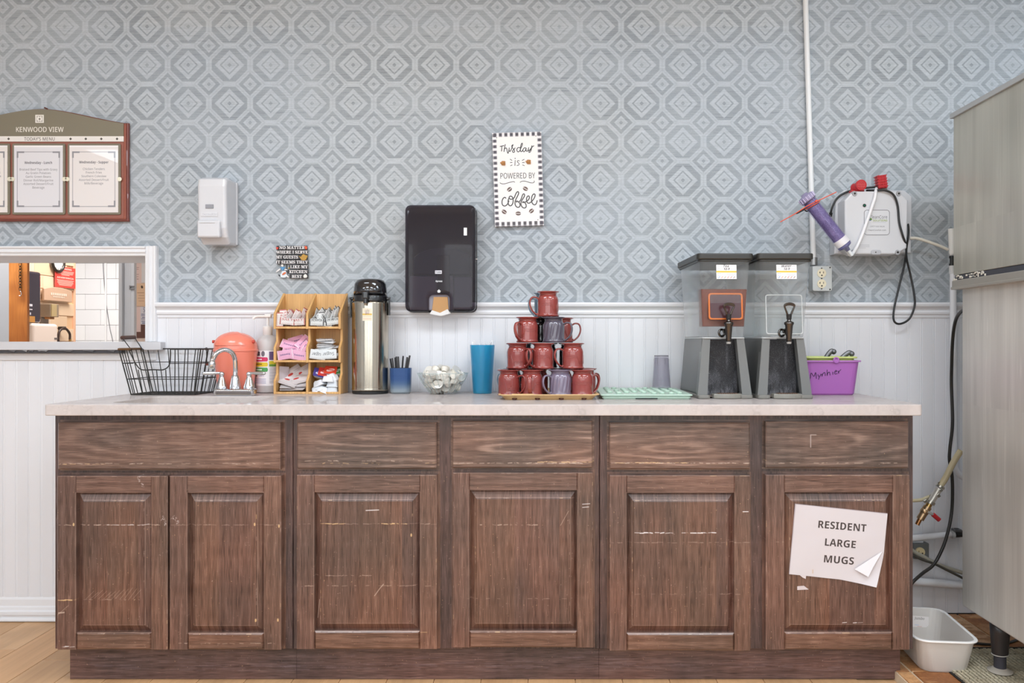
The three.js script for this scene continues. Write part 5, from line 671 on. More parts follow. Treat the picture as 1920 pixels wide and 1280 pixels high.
  place('condiment_packet', 'large whitish condiment packet piled in the lower bin', 'packet', 'whitish condiment packets', flat(0.075, 0.055, 0.006), teaP, [[cl - 0.014, CT + SH[0] + 0.012, f - 0.05, -1.4, 0.05, 0.2], [cl + 0.016, CT + SH[0] + 0.018, f - 0.048, -1.25, -0.1, -0.3], [cl - 0.012, CT + SH[0] + 0.025, f - 0.046, -1.2, 0.1, 0.15], [cl + 0.018, CT + SH[0] + 0.033, f - 0.05, -1.1, -0.1, -0.1], [cl - 0.016, CT + SH[0] + 0.041, f - 0.044, -1.0, 0.15, -0.3], [cl + 0.02, CT + SH[0] + 0.05, f - 0.052, -0.9, -0.1, 0.3], [cl - 0.008, CT + SH[0] + 0.068, f - 0.07, -0.5, 0.3, 0.75], [cl + 0.026, CT + SH[0] + 0.072, f - 0.075, -0.5, -0.2, 0.5]]);
  place('condiment_packet', 'greyish condiment packet standing upright at the side of the lower bin', 'packet', undefined, flat(0.04, 0.055, 0.006), M(0xbdb0b3, { roughness: 0.5 }), [[cl - 0.043, CT + SH[0] + 0.07, f - 0.05, 0, 0.5, -0.1]]);
  const tubG = tub(0.036, 0.028, 0.044, 0.036, 0.02, 0.006), tubM = M(0xe3e3e8, { roughness: 0.35 });
  const lids = [['#473f86', 'blue'], ['#c33a32', 'red'], ['#d2452f', 'orange red'], ['#3f7d46', 'green'], ['#e6e4e4', 'white']];
  const mk = (k, label, group) => { const t = thing('jelly_tub', label, 'tub', [0, 0, 0], 0, group); part('cup', tubG, tubM, t); part('foil_lid', at(rbox(0.047, 0.0016, 0.039, 0.0007, 1), 0, 0.0206, 0), M(0xffffff, { roughness: 0.3, map: print(96, 80, [0, 0], [100, 0], [0, 80], lids[k][0], (x) => { x.fillStyle = 'rgba(255,255,255,0.75)'; x.beginPath(); x.ellipse(50, 42, 34, 14, -0.3, 0, 7); x.fill(); x.fillStyle = lids[k][0]; x.fillRect(28, 36, 44, 8); }) }), t); return t; };
  const set = (t, x, y, z, rx, ry, rz) => { t.position.set(x, y, z); t.rotation.set(rx, ry, rz); return t; }, b = CT + SH[0];
  set(mk(0, 'small white jelly tub with a blue foil lid leaning in the lower bin'), cr - 0.034, b + 0.062, f - 0.05, 0.9, 0, -0.45); set(mk(1, 'small white jelly tub with a red foil lid beside the blue one'), cr - 0.014, b + 0.064, f - 0.056, 0.9, 0, -0.3); set(mk(2, 'small white jelly tub with an orange red lid, topmost in its bin'), cr + 0.012, b + 0.07, f - 0.058, 0.8, 0, -0.12); set(mk(3, 'small white jelly tub with a green foil lid at the bin side'), cr + 0.04, b + 0.066, f - 0.066, 0.7, 0.1, 0.1);
  const w0 = mk(4, 'small white jelly tub turned lid down in the lower bin', 'plain white jelly tubs'); set(w0, cr + 0.013, b + 0.062, f - 0.022, Math.PI, 0, 0.02);
  for (const a of [[cr - 0.026, b + 0.044, f - 0.024, Math.PI, 0.3, -0.35], [cr + 0.04, b + 0.06, f - 0.03, Math.PI, 0.4, 0.95], [cr - 0.034, b + 0.022, f - 0.022, Math.PI, 0, -0.4], [cr - 0.002, b + 0.022, f - 0.02, Math.PI, 0.1, 0.35], [cr + 0.028, b + 0.022, f - 0.026, Math.PI, 0, 0.02], [cr + 0.028, b + 0.042, f - 0.027, Math.PI, 0.05, 0.0], [cr, b + 0.026, f - 0.06, 0, 0, 0], [cr - 0.03, b + 0.02, f - 0.07, 0, 0.2, 0]]) set(copyOf(w0), ...a);
}
{ // airpot
  const z = 0.112, t = thing('airpot', 'tall stainless steel airpot with a glossy black domed top', 'airpot', [X(694.5, z), CT, z]), H = (py) => Y(py, z) - CT, r = 0.0695;
  const steel = M(0xd9d4cb, { metalness: 1, roughness: 0.16, map: rep(tex(512, 4, (x) => { const v = 24 * (vn(x / 7, 0, 95, 73, 0) - 0.5); return [222 + v, 217 + v, 208 + v]; }), 0.5, 1) });
  part('base_ring', lathe([[0, 0.0005], [r - 0.003, 0.0005], [r - 0.001, 0.003], [r - 0.001, 0.012], [0, 0.012]], 64), rubber, t);
  part('body', lathe([[0, 0.012], [r, 0.012], [r + 0.0008, 0.016], [r + 0.0008, 0.02], [r, 0.022], [r, H(569)], [r - 0.001, H(566)], [0, H(566)]], 72), steel, t);
  part('shoulder', lathe([[0, H(567)], [r - 0.004, H(567)], [r - 0.003, H(564)], [r - 0.004, H(556)], [r - 0.006, H(554)], [0, H(554)]], 64), black, t);
  part('dome_lid', lathe([[0, H(555)], [r - 0.0055, H(555)], [r - 0.0065, H(545)], [r - 0.009, H(533)], [r - 0.017, H(526)], [r - 0.03, H(523.5)], [0, H(523)]], 64), M(0x17161a, { roughness: 0.08, clearcoat: 1, clearcoatRoughness: 0.02 }), t);
  part('spout', merge([at(rbox(0.024, 0.03, 0.034, 0.007, 3), 0, H(556), r + 0.004), at(cyl(0.0085, 0.0085, 0.016, 18), 0, H(566), r + 0.012)]), black, t);
  part('spout_outlet', at(cyl(0.006, 0.005, 0.016, 14), 0, H(570), r + 0.012), M(0x8a7a66, { roughness: 0.4 }), t);
  for (const s of [-1, 1]) { const g = sub('carry_handle', t); part('pivot', at(cyl(0.007, 0.007, 0.01, 16), s * (r + 0.001), H(560), 0.004, 0, 0, Math.PI / 2), black, g); part('strap', at(rbox(0.006, s > 0 ? 0.066 : 0.075, 0.02, 0.0025), s * (r + 0.0045), H(s > 0 ? 575 : 577), 0.002), black, g); part('lug', at(rbox(0.008, 0.008, 0.012, 0.002), s * (r + 0.006), H(559), 0.012), black, g); }
  const tx = print(256, 192, [0, 0], [100, 0], [0, 75], '#e9dcc6', (x) => { x.fillStyle = '#d9b54e'; x.fillRect(0, 32, 100, 9); write(x, 'Coffee', 48, 20, 17, '#6a5a50', 'serif', 'center', -0.06, 'italic'); write(x, '10-5', 48, 38, 22, '#6c3c7a', 'serif', 'center', -0.04, 'italic bold'); x.fillStyle = '#c9b79b'; x.fillRect(4, 46, 92, 2); x.strokeStyle = '#c98a6a'; x.lineWidth = 2.4; for (let i = 0; i < 7; i++) { x.beginPath(); x.moveTo(10 + i * 12.4, 68); x.lineTo(17 + i * 12.4, 58); x.stroke(); } });
  part('sticker', new THREE.CylinderGeometry(r + 0.0005, r + 0.0005, H(579) - H(602), 20, 1, true, -0.21, 0.51).translate(0, (H(579) + H(602)) / 2, 0), M(0xffffff, { map: tx, roughness: 0.5 }), t);
}
{ // stirrers in a frosted cup
  const z = 0.115, cup = thing('stirrer_cup', 'small frosted blue cup holding dark stirrers next to the airpot', 'cup', [X(751.5, z), CT, z]), H = (py) => Y(py, z) - CT, w = 0.081, h = H(689.5);
  const grad = tex(8, 256, (x, y) => { const v = sm(0.05, 0.62, y / 256), n = 10 * (vn(x, y / 20, 97) - 0.5); return [mix(176, 52, v) + n, mix(188, 96, v) + n, mix(196, 158, v) + n]; });
  part('cup', tub(w - 0.004, w - 0.016, w, w - 0.012, h, 0.026, 0.0025), M(0xffffff, { map: grad, roughness: 0.55, transmission: 0.45 }), cup);
  const stM = M(0x2c2a2c, { roughness: 0.35 }); let s0;
  for (const [x0, xt, yt, zz] of [[-0.02, -0.0405, 672, 0], [-0.016, -0.031, 671, 0.01], [-0.012, -0.0235, 670, -0.008], [-0.006, -0.0165, 668, 0.006], [0, -0.008, 668, 0.012], [-0.002, 0.0085, 667, -0.004], [0.006, 0.027, 669, 0.012], [0.01, 0.034, 667, 0], [0.012, 0.0375, 666, 0.014], [0.002, 0.029, 671, -0.012]]) {
    const b = V(x0, 0.006, zz * 0.6), e = V(xt, H(yt), zz), d = e.clone().sub(b);
    if (!s0) s0 = solo('stirrer', 'thin dark plastic stirrer standing in the frosted blue cup', 'stirrer', rbox(0.0065, 0.135, 0.0018, 0.0006, 1), stM, [0, 0, 0], [0, 0, 0], 'stirrers in the frosted cup'); const o = s0.userData.k ? copyOf(s0) : s0; s0.userData.k = 1;
    o.quaternion.setFromUnitVectors(V(0, 1, 0), d.clone().normalize()); o.rotateY(0.5 - zz * 30); o.position.copy(cup.position).add(e).addScaledVector(d.normalize(), -0.0675); delete o.userData.k; s0.userData.k = 1;
  } delete s0.userData.k;
}
{ // glass bowl of creamers
  const z = 0.14, bowl = thing('glass_bowl', 'ribbed clear glass bowl heaped with white creamer cups', 'bowl', [X(830.5, z), CT, z]), r1 = 0.0955, h = Y(699, z) - CT;
  const g = lathe([[0, 0.0008], [0.046, 0.0008], [0.05, 0.004], [0.066, 0.028], [0.084, 0.055], [r1, h], [r1 - 0.0015, h + 0.001], [r1 - 0.004, h - 0.0005], [0.08, 0.055], [0.062, 0.029], [0.045, 0.007], [0, 0.005]], 96), p = g.attributes.position;
  for (let i = 0; i < p.count; i++) { const x = p.getX(i), y = p.getY(i), zz = p.getZ(i), rad = Math.hypot(x, zz), a = Math.atan2(zz, x), k = 1 + 0.016 * Math.cos(a * 24 + y * 12) * sm(0.045, 0.06, rad); p.setXYZ(i, x * k, y + (rad > r1 - 0.005 ? 0.0016 * Math.cos(a * 24) : 0), zz * k); } g.computeVertexNormals();
  part('bowl', g, M(0xffffff, { transmission: 1, roughness: 0.06, ior: 1.5 }), bowl);
  part('ribs', merge([...Array(24)].map((_, i) => { const a = i / 24 * 6.2832, c = Math.cos(a), s = Math.sin(a); return tube([[0.05, 0.004], [0.067, 0.028], [0.085, 0.055], [r1 + 0.0008, h + 0.001]].map(([r, y], k) => { const q = a + k * 0.05; return [Math.cos(q) * r, y, Math.sin(q) * r]; }), 0.0011, 12, 5); })), M(0xdbe3e1, { roughness: 0.1, transmission: 0.55, ior: 1.5 }), bowl);
  part('rim', new THREE.TorusGeometry(r1 - 0.0015, 0.0013, 6, 72).rotateX(Math.PI / 2).translate(0, h, 0), M(0xdbe3e1, { roughness: 0.1, transmission: 0.5, ior: 1.5 }), bowl);
  const cupG = lathe([[0, 0], [0.0115, 0], [0.0125, 0.002], [0.0175, 0.019], [0.0205, 0.0198], [0.0205, 0.0212], [0, 0.0212]], 24), foil = lathe([[0, 0.0213], [0.0204, 0.0213], [0.0206, 0.0219], [0.017, 0.0221], [0.0165, 0.0218], [0, 0.0218]], 24), cm = M(0xece6da, { roughness: 0.35 }), fm = M(0xdedbd4, { roughness: 0.3, metalness: 0.2 });
  const c0 = thing('creamer_cup', 'small white creamer cup heaped in the glass bowl', 'creamer', [0, 0, 0], 0, 'creamers in the glass bowl'); part('cup', cupG, cm, c0); part('foil_lid', foil, fm, c0);
  const spots = []; [[0.006, 0.03, 6], [0.024, 0.048, 9], [0.027, 0.012, 3], [0.043, 0.064, 12], [0.045, 0.03, 6], [0.06, 0.07, 11], [0.063, 0.036, 7], [0.076, 0.046, 7], [0.079, 0.012, 3]].forEach(([y, r, n], l) => { for (let k = 0; k < n; k++) { const a = (k + 0.5 * (l % 2)) / n * 6.2832; spots.push([Math.cos(a) * r, y + rr(-0.003, 0.004), Math.sin(a) * r, rr(-1.6, 1.6), a, rr(-0.9, 0.9)]); } });
  spots.forEach(([x, y, zz, a, t, b], i) => { const o = i ? copyOf(c0) : c0; o.scale.setScalar(0.84); o.position.set(bowl.position.x + x, CT + y + 0.006, z + zz); o.rotation.set(a, t, b); });
}
{ // teal tumbler and wrapped straws
  const z = 0.112, cup = thing('tumbler', 'tall translucent blue tumbler full of wrapped straws', 'tumbler', [X(904.5, z), CT, z]), H = (py) => Y(py, z) - CT, h = H(646.5);
  part('tumbler', lathe([[0, 0.0006], [0.034, 0.0006], [0.0362, 0.003], [0.0478, h], [0.0462, h], [0.0342, 0.008], [0, 0.007]], 56), M(0x52d0ec, { transmission: 0.75, roughness: 0.3, clearcoat: 0.3 }), cup);
  const sg = merge([rbox(0.0085, 0.2, 0.004, 0.0015, 1)]), sm0 = M(0xf3f1f2, { roughness: 0.6 }); let s0;
  [[-0.02, -0.038, 0, 641], [0.018, -0.03, 0.02, 642], [0.024, 0.034, 0.015, 640], [-0.022, 0.024, -0.012, 641], [0.012, 0.038, -0.012, 638], [-0.005, 0.012, 0.03, 642], [0.0, -0.012, -0.03, 643], [-0.016, 0.03, 0.022, 642], [0.01, -0.034, -0.015, 639]].forEach(([a, b, c, py], i) => {
    const lo = V(a, 0.01, c * 0.4), hi = V(b, H(py), c), d = hi.clone().sub(lo).normalize(); const o = i ? copyOf(s0) : (s0 = solo('wrapped_straw', 'paper wrapped straw standing in the blue tumbler', 'straw', sg, sm0, [0, 0, 0], [0, 0, 0], 'straws in the blue tumbler'));
    o.quaternion.setFromUnitVectors(V(0, 1, 0), d); o.rotateY(i * 0.7); o.position.copy(cup.position).add(hi).addScaledVector(d, -0.1);
  });
}
{ // mug pyramid
  const tray = thing('serving_tray', 'tan plastic tray under the pyramid of mugs', 'tray', [0.003, CT, 0.285], 0.03), tanM = M(0xdcb682, { roughness: 0.45 });
  part('tray', tub(0.312, 0.345, 0.338, 0.37, 0.0185, 0.03, 0.004), tanM, tray); part('rim', (() => { const o = rrect(0.348, 0.38, 0.034), i = rrect(0.33, 0.362, 0.028); o.holes.push(new THREE.Path(i.getPoints(10))); return ext(o, 0.0035, 0.0012).rotateX(-Math.PI / 2).translate(0, 0.0165, 0); })(), tanM, tray);
  for (const x of [-0.118, -0.04, 0.042, 0.12]) part('foot', at(lathe([[0, 0], [0.007, 0], [0.009, 0.006], [0, 0.006]], 16), x, 0.0005, 0.172), M(0x5a2f1e), tray);
  part('hand_grip', at(rbox(0.075, 0.006, 0.018, 0.002), -0.09, 0.0185, 0.176), tanM, tray);
  const body = (swirl) => {
    const pts = [[0, 0.001], [0.036, 0.001], [0.0395, 0.0025], [0.0402, 0.006], [0.0375, 0.011], [0.0372, 0.03], [0.0376, 0.054], [0.037, 0.064], [0.0345, 0.072], [0.031, 0.0775], [0.0308, 0.081], [0.034, 0.0855], [0.0405, 0.0885], [0.0415, 0.0905], [0.04, 0.092], [0.034, 0.0895], [0.0285, 0.083], [0.0282, 0.077], [0.033, 0.068], [0.0335, 0.02], [0.03, 0.008], [0, 0.006]];
    const c = new THREE.SplineCurve(pts.slice(3, 14).map(([a, b]) => new THREE.Vector2(a, b))).getPoints(44).map((v) => [v.x, v.y]);
    const g = lathe([...pts.slice(0, 3), ...c, ...pts.slice(14)], swirl ? 96 : 44); if (!swirl) return g;
    const p = g.attributes.position; for (let i = 0; i < p.count; i++) { const x = p.getX(i), y = p.getY(i), z = p.getZ(i), r = Math.hypot(x, z), a = Math.atan2(z, x); if (r > 0.0335 && y > 0.012 && y < 0.074) { const k = 1 + 0.03 * Math.sin(a * 16 + y * 75) * sm(0.012, 0.022, y) * sm(0.074, 0.06, y); p.setX(i, x * k); p.setZ(i, z * k); } } g.computeVertexNormals(); return g;
  };
  const handle = tube([[0.034, 0.064, 0], [0.046, 0.071, 0], [0.06, 0.069, 0], [0.0665, 0.056, 0], [0.066, 0.04, 0], [0.059, 0.024, 0], [0.048, 0.013, 0], [0.0405, 0.009, 0], [0.037, 0.014, 0]], 0.0033, 60, 10).scale(1, 1, 2.1);
  const relief = merge([0, 1, 2].map((k) => tube([...Array(41)].map((_, i) => { const a = i / 40 * 6.2832, s = sm(1.2, 1.45, a) - sm(3.4, 3.65, a) + sm(4.4, 4.65, a) - sm(5.8, 6.05, a), y = 0.02 + k * 0.0042 + s * 0.021; return [Math.cos(a) * 0.0374, y, Math.sin(a) * 0.0374]; }), 0.0009, 120, 6, true)));
  const collar = merge([0.0782, 0.0822].map((y) => new THREE.TorusGeometry(0.0314, 0.0011, 6, 40).rotateX(Math.PI / 2).translate(0, y, 0)));
  const glaze = (c) => M(c, { roughness: 0.16, clearcoat: 0.8, clearcoatRoughness: 0.06 });
  const plain = body(false), swirl = body(true), red = glaze(0x93403b), red2 = glaze(0x873733), mauve = glaze(0x7d7286), dusk = glaze(0x57515f), slate = glaze(0x5f7384), ink = glaze(0x1d1a1e);
  const protos = new Map();
  const mug = (label, mat, sw, x, y, z, turn, group) => {
    const key = mat.uuid + sw; let t;
    if (!protos.has(key)) { t = thing('mug', label, 'mug', [0, 0, 0], 0, group); part('body', sw ? swirl : plain, mat, t); part('handle', handle, mat, t); if (!sw) part('relief_lines', relief, mat, t); part('neck_ring', collar, mat, t); protos.set(key, t); }
    else { t = copyOf(protos.get(key), label); delete t.userData.group; if (group) t.userData.group = group; }
    t.position.set(x, y, z); t.rotation.set(0, turn, 0); return t;
  };
  const st = 0.0923, B = CT + 0.0105, zf = [0.4, 0.372, 0.345, 0.32], tier = (k) => B + k * st, q = (px, k, dz = 0) => [X(px, zf[k] + dz), tier(k), zf[k] + dz];
  mug('red glazed mug at the very top of the mug pyramid', red, 0, ...q(1027.5, 3), Math.PI + 0.25);
  mug('red glazed mug in the second tier from the top, beside a dark swirled one', red, 0, ...q(989, 2), Math.PI + 0.9); mug('dark purple mug with swirled fluting in the second tier from the top', dusk, 1, ...q(1038, 2), -0.25);
  mug('red mug at the teal tumbler end of the third tier', red2, 0, ...q(970.5, 1), -0.75); mug('red mug in the middle of the third tier', red, 0, ...q(1018, 1), Math.PI + 0.55); mug('red mug at the dispenser end of the third tier', red, 0, ...q(1074, 1), Math.PI + 0.3);
  mug('red mug at the teal tumbler end of the bottom tier', red2, 0, ...q(954, 0), -0.45); mug('red bottom tier mug whose handle points straight at the viewer', red, 0, ...q(997, 0), -Math.PI / 2 - 0.1); mug('pale purple mug with swirled fluting in the bottom tier', mauve, 1, ...q(1050.5, 0), Math.PI + 0.45); mug('red mug at the green tray end of the bottom tier', red, 0, ...q(1092, 0), 0.5);
  mug('blue grey mug behind the bottom tier, next to the teal tumbler', slate, 0, -0.118 - 0.01, tier(0), 0.295, 2.4); mug('red mug behind the front bottom mug whose handle points at the viewer', red, 0, -0.032, tier(0), 0.285, 1.9); mug('red mug behind the pale purple mug of the bottom tier', red, 0, 0.055, tier(0), 0.285, 1.6); mug('red mug behind the bottom tier at the green tray end', red2, 0, 0.142, tier(0), 0.275, 0.7);
  mug('blue grey mug behind the third tier, next to the teal tumbler', slate, 0, -0.089, tier(1), 0.262, 2.2); mug('black mug behind the middle red mug of the third tier', ink, 0, 0.0, tier(1), 0.25, 1.8); mug('black mug behind the dispenser end mug of the third tier', ink, 0, 0.084, tier(1), 0.25, 1.2);
  mug('black mug behind the second tier from the top', ink, 0, -0.022, tier(2), 0.255, 2); mug('red mug behind the dark swirled mug, its handle showing', red2, 0, 0.058, tier(2), 0.25, 0.1); mug('blue grey mug behind the topmost red mug', slate, 0, -0.008, tier(3), 0.232, 2.6);
}
{ // green tray with the upturned tumbler
  const t = thing('plastic_tray', 'mint green plastic tray with a bumpy top lying next to the mugs', 'tray', [0.349, CT, 0.235], -0.02), mint = M(0xbcd4c4, { roughness: 0.4 });
  part('tray', tub(0.308, 0.395, 0.3, 0.385, 0.017, 0.012), mint, t); part('edge', (() => { const o = rrect(0.318, 0.405, 0.014), i = rrect(0.288, 0.375, 0.012); o.holes.push(new THREE.Path(i.getPoints(8))); return ext(o, 0.005, 0.0018).rotateX(-Math.PI / 2).translate(0, 0.0125, 0); })(), mint, t);
  const bump = lathe([[0.006, 0], [0.0105, 0], [0.0092, 0.0055], [0.0072, 0.0062], [0.006, 0.004], [0.0055, 0]], 16), bs = []; for (let i = 0; i < 9; i++) for (let j = 0; j < 9; j++) if (hash(i, j, 5) > 0.28) bs.push(at(bump.clone(), -0.122 + i * 0.0305, 0.0168, -0.155 + j * 0.0365 + (i % 2) * 0.012));
  const b = part('bumps', merge(bs), mint, t); b.userData.kind = 'stuff';
  part('front_slot', at(rbox(0.075, 0.005, 0.004, 0.001), 0.0, 0.0035, 0.1958), M(0x39453f), t);
  const z = 0.13, g = thing('tumbler', 'smoky clear tumbler standing upside down on the mint green tray', 'tumbler', [X(1240, z), CT + 0.0235, z]), h = Y(667, z) - CT - 0.0235;
  part('tumbler', lathe([[0.0345, 0], [0.036, 0.0005], [0.0355, 0.006], [0.0275, h - 0.004], [0.0265, h], [0, h], [0, h - 0.006], [0.0255, h - 0.007], [0.0335, 0.004]], 44), M(0xe9e7ec, { transmission: 0.9, roughness: 0.25, ior: 1.25 }), g); part('foot_ring', lathe([[0.02, h], [0.0268, h - 0.001], [0.0272, h + 0.002], [0.021, h + 0.0025], [0.02, h]], 40), M(0x8a8790, { roughness: 0.25 }), g);
  part('facet', merge([...Array(6)].map((_, i) => { const a = i / 6 * 6.2832 + 0.35; return at(rbox(0.0012, 0.022, 0.0012, 0.0004, 1), Math.sin(a) * 0.0285, h - 0.022, Math.cos(a) * 0.0285, 0, a, 0); })), M(0x77747c), g);
}
// drink dispensers
{
  const tankM = M(0xfdfefe, { transmission: 0.95, roughness: 0.33, ior: 1.25 }), baseM = M(0x5a5a58, { roughness: 0.32, clearcoat: 0.2 }), legM = M(0x70706e, { roughness: 0.28 }), lidM = M(0x2f2d29, { roughness: 0.35 }), footM = M(0x7e7b75, { roughness: 0.4 });
  const speck = tex(512, 512, (x, y) => { const a = hash(x >> 1, y >> 1, 41) > 0.97 ? 150 : 0, b = vn(x / 7, y / 9, 42, 73, 57), c = Math.max(0, vn(x / 3, y / 4, 43, 170, 128) - 0.72) * 260, d = Math.max(0, 1 - y / 150) * 90 * vn(x / 20, y / 30, 44, 25, 17), e = Math.max(0, vn(x / 60, y / 160, 45, 8, 3) - 0.6) * 120; const v = 16 * b + a * vn(x / 40, y / 40, 46, 12, 12) + c + d + e; return [18 + v, 17 + v, 21 + v]; });
  const speckM = M(0xffffff, { map: rep(speck, 1, 1), roughness: 0.6 }), dkChrome = M(0x5b5754, { metalness: 1, roughness: 0.14 });
  const make = (label, x, z, ry, tea, who) => {
    const t = thing('drink_dispenser', label, 'drink dispenser', [x, CT, z], ry);
    part('lid', merge([at(ext(rrect(0.2, 0.36, 0.02), 0.022, 0.004, 2).rotateX(-Math.PI / 2), 0, 0.486, 0), at(ext(rrect(0.19, 0.35, 0.02), 0.008, 0.002, 2).rotateX(-Math.PI / 2), 0, 0.479, 0)]), lidM, t);
    const tank = part('tank', tub(0.15, 0.3, 0.176, 0.345, 0.268, 0.016), tankM, t, [0, 0.212, 0]);
    part('tank_seam', (() => { const o = rrect(0.154, 0.306, 0.016), i = rrect(0.146, 0.298, 0.014); o.holes.push(new THREE.Path(i.getPoints(8))); return ext(o, 0.005, 0.0015).rotateX(-Math.PI / 2).translate(0, 0.21, 0); })(), M(0xb9bbbb, { roughness: 0.3 }), t);
    const slope = 0.0225 / 0.268;                               // the front leans out upwards
    if (tea) {
      const lv = [[-0.074, 0.253], [0.074, 0.253], [0.081, 0.384], [-0.081, 0.384]], g = ext(poly(lv), 0.05, 0.002, 1); { const p = g.attributes.position; for (let i = 0; i < p.count; i++) p.setZ(i, p.getZ(i) + 0.093 + (p.getY(i) - 0.212) * slope); g.computeVertexNormals(); }
      part('tea', g, M(0x6a301c, { roughness: 0.12 }), t);
      const w = rrect(0.122, 0.094, 0.012), wi = rrect(0.11, 0.083, 0.008); w.holes.push(new THREE.Path(wi.getPoints(8)));
      part('window_rim', ext(w, 0.004, 0.0012), M(0xc96a22, { roughness: 0.25 }), t, [0.004, 0.323, 0.15 + 0.111 * slope], [-Math.atan(slope), 0, 0]); part('window', ext(rrect(0.112, 0.085, 0.008), 0.002), M(0x4a2b30, { roughness: 0.2 }), t, [0.004, 0.322, 0.15 + 0.109 * slope], [-Math.atan(slope), 0, 0]);
    } else {
      const w = rrect(0.13, 0.14, 0.01), wi = rrect(0.124, 0.134, 0.008); w.holes.push(new THREE.Path(wi.getPoints(8))); part('window_rim', ext(w, 0.003, 0.001), M(0xc9cbcb, { roughness: 0.25 }), t, [0.0, 0.295, 0.1505 + 0.083 * slope], [-Math.atan(slope), 0, 0]);
      part('water', tub(0.138, 0.286, 0.148, 0.3, 0.1, 0.012), M(0xf6f9f9, { transmission: 0.95, roughness: 0.1, ior: 1.2 }), t, [0, 0.22, 0]);
    }
    const lab = print(256, 180, [0, 0], [100, 0], [0, 70], '#ebe8ea', (x) => { x.fillStyle = '#e3bd3a'; x.fillRect(0, 30, 100, 8); write(x, who, 48, 12, 17, '#2a282c', 'sans-serif', 'center', -0.03, 'bold italic'); write(x, '10-9', 50, 26, 16, '#2a282c', 'sans-serif', 'center', -0.03, 'bold italic'); x.fillStyle = '#b5b2b8'; for (const [a, b, w2] of [[4, 5, 16], [70, 5, 26], [4, 16, 14], [70, 20, 24], [4, 42, 20], [50, 44, 44], [4, 52, 16], [56, 52, 34]]) x.fillRect(a, b, w2, 1.6); const cs = ['#5b8fd0', '#d98a6a', '#8a8a5a', '#d05a4a', '#b5654a', '#7a5a4a']; cs.forEach((c, i) => { x.strokeStyle = c; x.lineWidth = 2.6; x.beginPath(); x.moveTo(9 + i * 15, 66); x.lineTo(17 + i * 15, 57); x.stroke(); }); });
    { const [g, m] = face(0.071, 0.05, lab, {}, 0.0006); part('label', g, m, t, [0.004, 0.443, 0.1536 + 0.231 * slope - 0.0002], [-Math.atan(slope), 0, 0]); }
    // base: two cheeks flaring outwards, a black front well, feet, drip tray
    for (const s of [-1, 1]) {
      const cheek = ext(poly([[-0.155, 0.006], [0.16, 0.006], [0.142, 0.211], [-0.148, 0.211]].map(([a, b]) => [-a, b])), 0.006, 0.0015, 1).rotateY(Math.PI / 2).translate(-0.003, 0, 0), p = cheek.attributes.position;
      for (let i = 0; i < p.count; i++) p.setX(i, p.getX(i) + s * mix(0.089, 0.072, p.getY(i) / 0.211)); cheek.computeVertexNormals(); part('side_panel', cheek, baseM, t);
      const leg = new THREE.BoxGeometry(0.03, 0.205, 0.03, 2, 6, 2), lp = leg.attributes.position; for (let i = 0; i < lp.count; i++) { const y = lp.getY(i) / 0.205 + 0.5; lp.setX(i, lp.getX(i) * mix(1.15, 0.9, y) + s * mix(0.079, 0.06, y)); lp.setZ(i, lp.getZ(i) + mix(0.152, 0.132, y)); } leg.computeVertexNormals(); part('leg', toCreasedNormals(leg, 0.5), legM, t, [0, 0.109, 0]);
      part('foot', at(ext(rrect(0.044, 0.362, 0.012), 0.013, 0.003).rotateX(-Math.PI / 2), s * 0.075, 0.0004, 0.0), footM, t);
    }
    part('front_well', at(new THREE.BoxGeometry(0.12, 0.2, 0.004), 0, 0.108, 0.1, -0.04), speckM, t); part('well_floor', span(-0.07, 0.07, 0.004, 0.01, -0.14, 0.15), M(0x6a5f58, { roughness: 0.6 }), t);
    const dt = sub('drip_tray', t); part('tray', at(ext((() => { const s = new THREE.Shape(); s.moveTo(-0.052, 0); s.lineTo(0.052, 0); s.lineTo(0.05, -0.03); s.quadraticCurveTo(0, -0.062, -0.05, -0.03); s.lineTo(-0.052, 0); return s; })(), 0.017, 0.004).rotateX(-Math.PI / 2), 0.01, 0.0005, 0.142), M(0x8d8a82, { roughness: 0.3 }), dt);
    part('grid', merge([...Array(9)].map((_, i) => at(rbox(0.003, 0.002, 0.035, 0.0006, 1), 0.01 - 0.032 + i * 0.008, 0.0182, 0.158))), M(0x7a5a48, { roughness: 0.6 }), dt);
    // tap
    const tap = sub('tap', t), fz = 0.1535 + 0.04 * slope; tap.position.set(0.008, 0, fz);
    part('shank', at(cyl(0.012, 0.012, 0.02, 20), 0, 0.235, 0.006, Math.PI / 2), dkChrome, tap); part('wing_nut', merge([at(new THREE.TorusGeometry(0.012, 0.004, 10, 24), -0.018, 0.23, 0.006, 0, 0.4, 0), at(rbox(0.014, 0.007, 0.008, 0.002), -0.008, 0.236, 0.006)]), dkChrome, tap);
    part('valve', at(lathe([[0, -0.036], [0.0085, -0.036], [0.009, -0.03], [0.0135, 0.022], [0.0165, 0.024], [0.017, 0.031], [0.012, 0.034], [0.007, 0.036], [0.006, 0.05], [0, 0.05]], 28), 0, 0.235, 0.03), dkChrome, tap); part('bonnet', at(cyl(0.0095, 0.0085, 0.018, 20), 0, 0.286, 0.03), rubber, tap);
    part('spout_tip', at(cyl(0.0085, 0.0075, 0.008, 20), 0, 0.196, 0.03), M(0xaaa6a2, { roughness: 0.3 }), tap);
